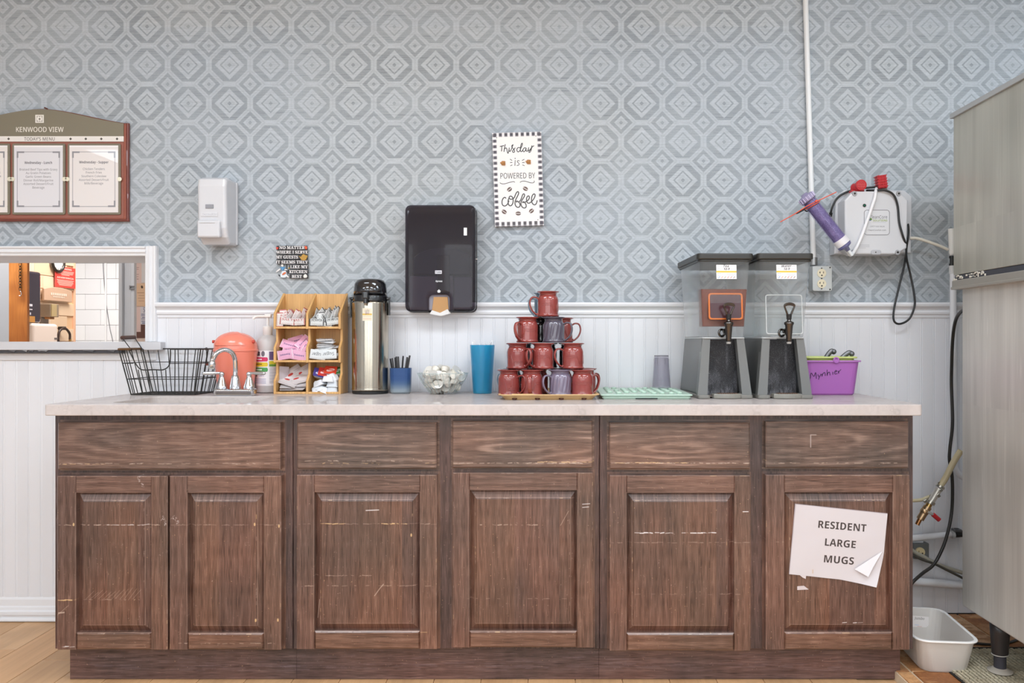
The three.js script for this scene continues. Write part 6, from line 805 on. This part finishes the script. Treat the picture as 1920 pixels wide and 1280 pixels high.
    const hs = new THREE.Shape(); hs.moveTo(-0.007, 0); hs.lineTo(0.007, 0); hs.lineTo(0.02, 0.034); hs.quadraticCurveTo(0.022, 0.047, 0, 0.048); hs.quadraticCurveTo(-0.022, 0.047, -0.02, 0.034); hs.lineTo(-0.007, 0); const hh = new THREE.Path(); hh.moveTo(-0.003, 0.007); hh.lineTo(0.003, 0.007); hh.lineTo(0.0148, 0.034); hh.quadraticCurveTo(0, 0.041, -0.0148, 0.034); hh.lineTo(-0.003, 0.007); hs.holes.push(hh);
    part('handle', ext(hs, 0.008, 0.0018, 2, 12), dkChrome, tap, [0, 0.288, 0.027], [0.12, 0, 0]);
    return t;
  };
  make('drink dispenser with brown tea in its tank, next to the mint green tray', 0.618, 0.226, 0.035, true, 'Tea'); make('drink dispenser with clear water in its tank, next to the purple bucket', 0.83, 0.228, 0.02, false, 'Water');
}
{ // purple bucket with scoops and a green tub behind
  const z = 0.155, t = thing('plastic_bucket', 'purple plastic bucket with a handwritten name, next to the water dispenser', 'bucket', [1.06, CT, z]), h = Y(676, 0.23) - CT, pu = M(0xae68b6, { roughness: 0.4 });
  part('body', tub(0.19, 0.12, 0.215, 0.145, h, 0.03, 0.003), pu, t); part('rim', (() => { const o = rrect(0.228, 0.158, 0.034), i = rrect(0.21, 0.14, 0.03); o.holes.push(new THREE.Path(i.getPoints(10))); return ext(o, 0.006, 0.002).rotateX(-Math.PI / 2).translate(0, h - 0.005, 0); })(), M(0xb97bc2, { roughness: 0.4 }), t);
  part('handle_lug', merge([at(new THREE.TorusGeometry(0.009, 0.003, 10, 20), 0.012, h + 0.002, 0.079), at(rbox(0.014, 0.012, 0.006, 0.002), 0.012, h, 0.079)]), M(0xb06abb, { roughness: 0.35 }), t);
  // the name, written with a marker: thin raised strokes on the leaning front
  const q = (x, y) => { const px = 1490 + x / 7.385, py = 630 + y / 7.385, zz = 0.238; return [X(px, zz) - 1.06, Y(py, zz) - CT]; }, sl = 0.0125 / h;
  const ink = [[[238, 590], [248, 510], [285, 560], [310, 505], [322, 592]], [[340, 530], [352, 565]], [[385, 525], [362, 570], [352, 605]], [[395, 525], [400, 560], [408, 525], [430, 505], [440, 515], [445, 552]], [[468, 465], [470, 550], [478, 515], [500, 500], [512, 545]], [[548, 495], [550, 535]], [[575, 500], [605, 490], [590, 475], [575, 495], [578, 525], [612, 520]], [[622, 480], [630, 520], [632, 495], [660, 462]]];
  part('lettering', merge(ink.map((s) => tube(s.map(([x, y]) => { const [a, b] = q(x, y); return [a, b, 0.0602 + b * sl]; }), 0.0013, s.length * 6, 5))), M(0x3c2348, { roughness: 0.5 }), t);
  const g = thing('plastic_tub', 'lime green plastic tub standing inside the purple bucket', 'tub', [1.062, CT + 0.022, z - 0.004]);
  part('tub', tub(0.16, 0.09, 0.188, 0.115, h - 0.012, 0.025, 0.003), M(0xc3d27a, { roughness: 0.4 }), g); part('rim', (() => { const o = rrect(0.206, 0.134, 0.03), i = rrect(0.184, 0.112, 0.026); o.holes.push(new THREE.Path(i.getPoints(10))); return ext(o, 0.007, 0.002).rotateX(-Math.PI / 2).translate(0, h - 0.014, 0); })(), M(0xccd884, { roughness: 0.35 }), g);
  const sc = M(0x77787a, { metalness: 0.7, roughness: 0.35 });
  const scoop = (label, a) => { const s = thing('scoop', label, 'scoop', [0, 0, 0]); s.position.copy(a[a.length - 1]); const pts = a.map((p) => p.clone().sub(s.position)); part('handle', merge([tube(pts, 0.0095, 40, 12).scale(1, 1, 0.7), at(new THREE.SphereGeometry(0.0105, 16, 12), pts[0].x, pts[0].y, 0)]), sc, s); const e = pts[pts.length - 1]; part('bowl', at(lathe([[0, -0.03], [0.016, -0.028], [0.026, -0.012], [0.028, 0.005], [0.026, 0.005], [0.024, -0.011], [0.014, -0.025], [0, -0.027]], 24), e.x - 0.012, e.y - 0.012, 0), sc, s); };
  scoop('dark metal scoop in the purple bucket, closer to the dispenser', [P(1563, 659, 0.16), P(1559, 658, 0.16), P(1553, 664, 0.16), P(1546, 676, 0.16), P(1538, 692, 0.16)]); scoop('grey metal scoop in the purple bucket, handle over its far end', [P(1597, 663, 0.15), P(1592, 661, 0.15), P(1584, 666, 0.15), P(1574, 676, 0.15), P(1566, 692, 0.15)]);
}
// ---------- ice machine and the corner beside it ----------
{
  const SX = 1.44, z0 = 0.41, z1 = 1.15, yb = 0.2, wEnd = 2.25, ys = Y(531, z0), yt = Y(214, z0), hx = X(1788, z0);
  const t = thing('ice_machine', 'tall stainless steel ice machine on short dark legs', 'ice machine', [(SX + wEnd) / 2, 0.03, (z0 + z1) / 2]);
  const shellB = (() => { const s = rrect(wEnd - SX, z1 - z0, 0.02, SX, -z1); return uvBox(ext(s, ys - yb, 0.006, 2, 6).rotateX(-Math.PI / 2).translate(0, yb, 0)); })();
  wp('bin', shellB, brushed, t);
  wp('head', uvBox(span(hx, wEnd, Y(516, z0), yt - 0.012, z0 - 0.002, z1 - 0.05, 0.003), 0.3, 0.2), M(0xffffff, { map: rep(brushTex, 0.9, 0.9, 0.3, 0.1), color: 0xe6e6de, metalness: 0.5, roughness: 0.3 }), t);
  wp('top_cap', span(hx - 0.008, wEnd, yt - 0.014, yt + 0.004, z0 - 0.012, z1 - 0.04, 0.002), M(0xc9c8c6, { metalness: 0.8, roughness: 0.35 }), t);
  wp('seam_gasket', span(hx + 0.002, wEnd - 0.002, Y(526, z0), Y(516.5, z0), z0 + 0.004, z1 - 0.06, 0.001), M(0x3d3f47, { roughness: 0.6 }), t);
  wp('ledge', merge([span(hx - 0.004, wEnd, Y(540, z0), Y(526, z0), z0 - 0.006, z1 - 0.02, 0.003), span(hx - 0.007, wEnd - 0.3, Y(543, z0), Y(538, z0), z0 - 0.008, z1 - 0.03, 0.002)]), M(0xbcb6ac, { metalness: 0.8, roughness: 0.45 }), t);
  const chips = []; for (let i = 0; i < 34; i++) chips.push(at(rbox(0.003, rr(0.002, 0.008), rr(0.004, 0.014), 0.0008, 1), hx - 0.0002, Y(521, z0) + rr(-0.008, 0.008), z0 + rr(0.0, 0.2))); { const c = wp('sealant_flakes', merge(chips), M(0xd8d2c6, { roughness: 0.8 }), t); c.userData.kind = 'stuff'; }
  const legAt = (x, z) => { const g = sub('leg', t); wp('upper', at(lathe([[0, 0], [0.0235, 0], [0.0245, 0.003], [0.0295, 0.075], [0.031, 0.102], [0, 0.102]], 28), x, 0.099, z), M(0x2b2728, { roughness: 0.35 }), t, g); wp('lower', at(cyl(0.0185, 0.0185, 0.062, 22), x, 0.07, z), M(0x33323a, { roughness: 0.6 }), t, g); wp('scuff', at(new THREE.TorusGeometry(0.0242, 0.0015, 6, 24, 3.6).rotateX(Math.PI / 2), x, 0.1, z, 0, 0, 0.06), M(0xb5b0aa), t, g); wp('foot', at(lathe([[0, 0], [0.036, 0], [0.038, 0.004], [0.026, 0.008], [0.02, 0.014], [0, 0.014]], 28), x, 0.0425, z), M(0xa39b90, { roughness: 0.8 }), t, g); };
  legAt(1.474, 0.59); legAt(2.19, 0.585); legAt(2.19, 1.08); legAt(1.482, 1.09);
  // ribbed mat
  const mx0 = 1.318, mx1 = 2.6, mz0 = 0.378, mz1 = 1.45, m = thing('floor_mat', 'dusty black ribbed rubber mat under the ice machine', 'mat', [(mx0 + mx1) / 2, 0.03, (mz0 + mz1) / 2]);
  const dust = tex(512, 512, (x, y) => { const a = vn(x / 40, y / 40, 61, 13, 13), b = vn(x / 5, y / 5, 62, 103, 103), v = 36 * (a - 0.5) + 40 * (b - 0.5) + 30 * (hash(x, y, 63) - 0.5); return [184 + v, 173 + v, 148 + v * 0.9]; });
  wp('base', span(mx0, mx1, 0.0305, 0.0345, mz0, mz1, 0.001), M(0x1f1c1a, { roughness: 0.8 }), m);
  const rib = [], dm = M(0xffffff, { map: rep(dust, 0.5, 0.5), roughness: 0.85 }); for (let x = mx0 + 0.008; x < 1.98; x += 0.0135) for (let z = mz0 + 0.012, k = Math.round(x * 100) % 3; z < 0.86; z += 0.05) rib.push(box3(x, x + 0.0092, 0.0345, 0.0415, z + 0.003 * k, z + 0.046)); for (let x = 1.99; x < mx1 - 0.03; x += 0.03) rib.push(box3(x, x + 0.022, 0.0345, 0.0415, mz0 + 0.01, mz1 - 0.01)); for (let x = mx0 + 0.01; x < 1.98; x += 0.03) rib.push(box3(x, x + 0.022, 0.0345, 0.0415, 0.872, mz1 - 0.01));
  const rb = wp('ribs', uvBox(merge(rib)), dm, m); rb.userData.kind = 'stuff'; wp('border', merge([span(mx0, mx1, 0.0345, 0.041, mz0, mz0 + 0.008, 0.001)]), M(0x2c2824, { roughness: 0.8 }), m);
}
{ // dish tub on the tile floor
  const t = thing('storage_tub', 'cloudy white plastic tub on the floor between cabinet and ice machine', 'tub', [1.322, 0.0303, 0.432], -0.1), mt = M(0xf0ebe6, { roughness: 0.5, transmission: 0.35, clearcoat: 0.2 });
  part('body', tub(0.155, 0.285, 0.19, 0.325, 0.112, 0.042, 0.003, 10), mt, t); part('rim', (() => { const o = rrect(0.206, 0.342, 0.056), i = rrect(0.184, 0.32, 0.047); o.holes.push(new THREE.Path(i.getPoints(14))); return ext(o, 0.006, 0.0025, 3, 14).rotateX(-Math.PI / 2).translate(0, 0.107, 0); })(), M(0xf3f0ee, { roughness: 0.35 }), t);
  const [g, m] = face(0.074, 0.048, print(192, 112, [0, 0], [100, 0], [0, 60], '#eee8e6', (x) => { write(x, 'jumbo', 56, 15, 15, '#6a625e', 'serif', 'center', 0, 'italic'); x.fillStyle = '#e0c9c6'; x.fillRect(46, 44, 22, 4); x.fillStyle = '#cfd6ea'; x.fillRect(34, 38, 20, 3); }), {}, 0.0006); part('label', g, m, t, [0.014, 0.062, -0.149], [-0.12, 0, -0.05]);
}
{ // hoses, pipes and cords in the corner
  const c = (x, y, z) => P(1690 + x / 4.74, 840 + y / 4.74, z), hose = M(0xcdbf9c, { roughness: 0.35 }), cordM = M(0x2b2825, { roughness: 0.4 });
  solo('power_cable', 'thick black cable hanging behind the ice machine and curving to the cabinet', 'cable', tube([V(1.5, 1.25, 0.4), P(1792, 600, 0.2), P(1784, 700, 0.1), P(1786, 790, 0.1), c(432, 0, 0.1), c(428, 110, 0.1), c(450, 240, 0.1), c(455, 400, 0.1), c(448, 560, 0.1), c(420, 720, 0.12), c(370, 880, 0.14), c(290, 1030, 0.16), c(190, 1110, 0.18), c(110, 1180, 0.2), c(60, 1240, 0.2), V(1.27, 0.1, 0.2), V(1.22, 0.037, 0.2)], 0.0062, 160, 12), cordM);
  solo('grey_cable', 'grey black cable slanting from behind the cabinet to the ice machine', 'cable', merge([tube([c(60, 925, 0.07), c(120, 960, 0.07), c(200, 995, 0.07), c(300, 1030, 0.07), c(400, 1080, 0.07), c(520, 1140, 0.07), c(600, 1190, 0.07)], 0.005, 80, 10)]), M(0x4a463f, { roughness: 0.4 }));
  solo('sleeve_hose', 'flat grey beige hose lying along the slanted cable', 'hose', tube([c(60, 880, 0.062), c(130, 930, 0.062), c(200, 965, 0.062), c(290, 1018, 0.062), c(400, 1062, 0.062), c(540, 1105, 0.062)], 0.008, 80, 10), M(0xa8a293, { roughness: 0.4 }));
  const braid = tex(128, 128, (x, y) => { const a = ((x + y) % 16 < 3) || ((x - y + 256) % 16 < 3) ? -26 : 0; return [206 + a, 192 + a, 156 + a]; });
  const bh = tube([c(345, 335, 0.15), c(390, 270, 0.15), c(430, 190, 0.15), c(475, 105, 0.15), c(530, 20, 0.16)], 0.0115, 50, 16); solo('braided_hose', 'beige braided hose coming down from the ice machine to the valve', 'hose', bh, M(0xffffff, { map: rep(braid, 0.1, 0.34), roughness: 0.35 }));
  solo('thin_hose', 'thin tan hose curving from the valve fitting behind the cabinet', 'hose', tube([c(270, 425, 0.13), c(225, 440, 0.12), c(180, 458, 0.12), c(110, 465, 0.12), c(50, 462, 0.12)], 0.0066, 40, 12), hose);
  const v = thing('ball_valve', 'brass ball valve with a red lever and copper tip hanging at the cabinet side', 'valve', c(240, 520, 0.15).toArray());
  wp('coupling', merge([bar(c(335, 360, 0.15), c(255, 490, 0.15), 0.0125, 18), bar(c(268, 415, 0.138), c(290, 440, 0.15), 0.009, 12)]), M(0xcfcac0, { metalness: 0.5, roughness: 0.35 }), v);
  const clamp = (a, b, r) => bar(c(...a), c(...b), r, 22); wp('hose_clamp', merge([clamp([350, 333, 0.15], [340, 350, 0.15], 0.0165), at(rbox(0.012, 0.012, 0.01, 0.002), ...c(350, 372, 0.16).toArray(), 0, 0, 0.6), at(rbox(0.01, 0.014, 0.01, 0.002), ...c(330, 420, 0.16).toArray(), 0, 0, 0.6), clamp([262, 470, 0.15], [250, 492, 0.15], 0.0175), at(rbox(0.014, 0.012, 0.01, 0.002), ...c(212, 470, 0.155).toArray(), 0, 0, 0.5), at(rbox(0.012, 0.012, 0.01, 0.002), ...c(282, 490, 0.155).toArray(), 0, 0, 0.5), clamp([345, 300, 0.15], [330, 308, 0.155], 0.003)]), M(0xb9b4a8, { metalness: 0.9, roughness: 0.3 }), v);
  wp('nipple', bar(c(250, 495, 0.15), c(230, 530, 0.15), 0.011, 18), brass, v); wp('valve_body', merge([bar(c(235, 520, 0.15), c(200, 575, 0.15), 0.0155, 8), bar(c(206, 565, 0.15), c(165, 632, 0.15), 0.0145, 8), at(new THREE.SphereGeometry(0.016, 16, 12), ...c(205, 562, 0.15).toArray()), bar(c(215, 555, 0.15), c(240, 572, 0.165), 0.006, 12)]), M(0xb79a78, { metalness: 0.9, roughness: 0.35 }), v);
  wp('copper_tip', bar(c(168, 625, 0.15), c(140, 680, 0.15), 0.0085, 16), copper, v); const lv = sub('lever', v);
  wp('arm', bar(c(235, 565, 0.166), c(285, 592, 0.168), 0.0052, 10), M(0xd9d9d6, { metalness: 0.8, roughness: 0.3 }), v, lv); wp('red_sleeve', bar(c(280, 588, 0.168), c(338, 638, 0.17), 0.0085, 14), M(0xb8242a, { roughness: 0.35 }), v, lv);
  solo('drain_pipe', 'upper white pipe running along the wall, joined to a black coupling', 'pipe', bar(c(-460, 856, 0.045), c(450, 765, 0.045), 0.0125, 20), white);
  const k = thing('pipe_coupling', 'black and grey pipe coupling at the end of the upper white pipe', 'coupling', c(480, 765, 0.045).toArray()); wp('nut', bar(c(440, 768, 0.045), c(468, 765, 0.045), 0.0155, 10), M(0xc3c4c4, { roughness: 0.5 }), k); wp('body', merge([bar(c(466, 765, 0.045), c(560, 758, 0.045), 0.013, 16), bar(c(490, 770, 0.045), c(490, 712, 0.045), 0.009, 14)]), M(0x2a2a2a, { roughness: 0.4 }), k); wp('clip', at(rbox(0.03, 0.012, 0.03, 0.003), ...c(490, 728, 0.045).toArray()), M(0x77787a, { metalness: 0.7, roughness: 0.35 }), k);
  solo('supply_pipe', 'lower white pipe running along the wall above the floor', 'pipe', bar(c(-460, 1138, 0.04), c(650, 1225, 0.04), 0.0155, 20), white); solo('thin_pipe', 'short thin white pipe above the low outlet box', 'pipe', bar(c(-40, 846, 0.03), c(190, 836, 0.03), 0.005, 12), white);
  const o = thing('low_outlet', 'small grey outlet box with one cream socket low on the wall', 'outlet', P(1724, 1031, 0.03).toArray()); part('box', rbox(0.06, 0.062, 0.036, 0.003), M(0x7a7c7c, { metalness: 0.4, roughness: 0.45 }), o, [0, 0, -0.0]); part('socket', at(cyl(0.0185, 0.0185, 0.008, 24), -0.008, -0.002, 0.021, Math.PI / 2), M(0xdccba0, { roughness: 0.4 }), o); part('slot', merge([at(rbox(0.002, 0.007, 0.001, 0.0003), -0.014, 0.001, 0.0254), at(cyl(0.003, 0.003, 0.001, 10), 0.0, -0.006, 0.0254, Math.PI / 2)]), M(0x3a2f22), o);
  // white riser with a funnel, by the back of the ice machine
  const r = thing('drain_riser', 'white vertical drain pipe with a funnel top and black coupling beside the ice machine', 'pipe', [X(1785, 0.06), 0.03, 0.06]); const rx = X(1785, 0.06), H = (py) => Y(py, 0.06);
  wp('pipe', tube([V(rx + 0.2, H(905), 0.06), V(rx + 0.08, H(900), 0.06), V(rx + 0.02, H(885), 0.06), V(rx + 0.009, H(850), 0.06), V(rx + 0.006, H(700), 0.06), V(rx + 0.004, H(512), 0.06)], 0.012, 60, 18), white, r); wp('coupling', merge([bar(V(rx, H(497), 0.06), V(rx, H(480), 0.06), 0.008, 16), bar(V(rx, H(498), 0.06), V(rx, H(494), 0.06), 0.011, 16), bar(V(rx, H(484), 0.06), V(rx, H(480), 0.06), 0.011, 16)]), M(0x242322, { roughness: 0.4 }), r); wp('funnel', at(lathe([[0, 0], [0.009, 0], [0.0115, 0.012], [0.0145, 0.105], [0.0125, 0.105], [0.009, 0.01], [0, 0.008]], 28), rx, H(479), 0.06), M(0xefece6, { roughness: 0.3 }), r); wp('lower_fitting', bar(V(rx, H(513), 0.06), V(rx, H(497), 0.06), 0.011, 16), M(0xd9d8d6), r);
  solo('floor_cable', 'thin black cord lying on the tiles behind the ice machine leg', 'cord', tube([V(1.36, 0.035, 0.2), V(1.45, 0.035, 0.26), V(1.52, 0.035, 0.32), V(1.6, 0.035, 0.34), V(1.7, 0.035, 0.3), V(1.8, 0.035, 0.2)], 0.0045, 60, 10), cordM);
}
scene.traverse((o) => { if (o.isMesh) o.castShadow = o.receiveShadow = true; if (o.isLight) o.castShadow = true; });
renderer.render(scene, camera);
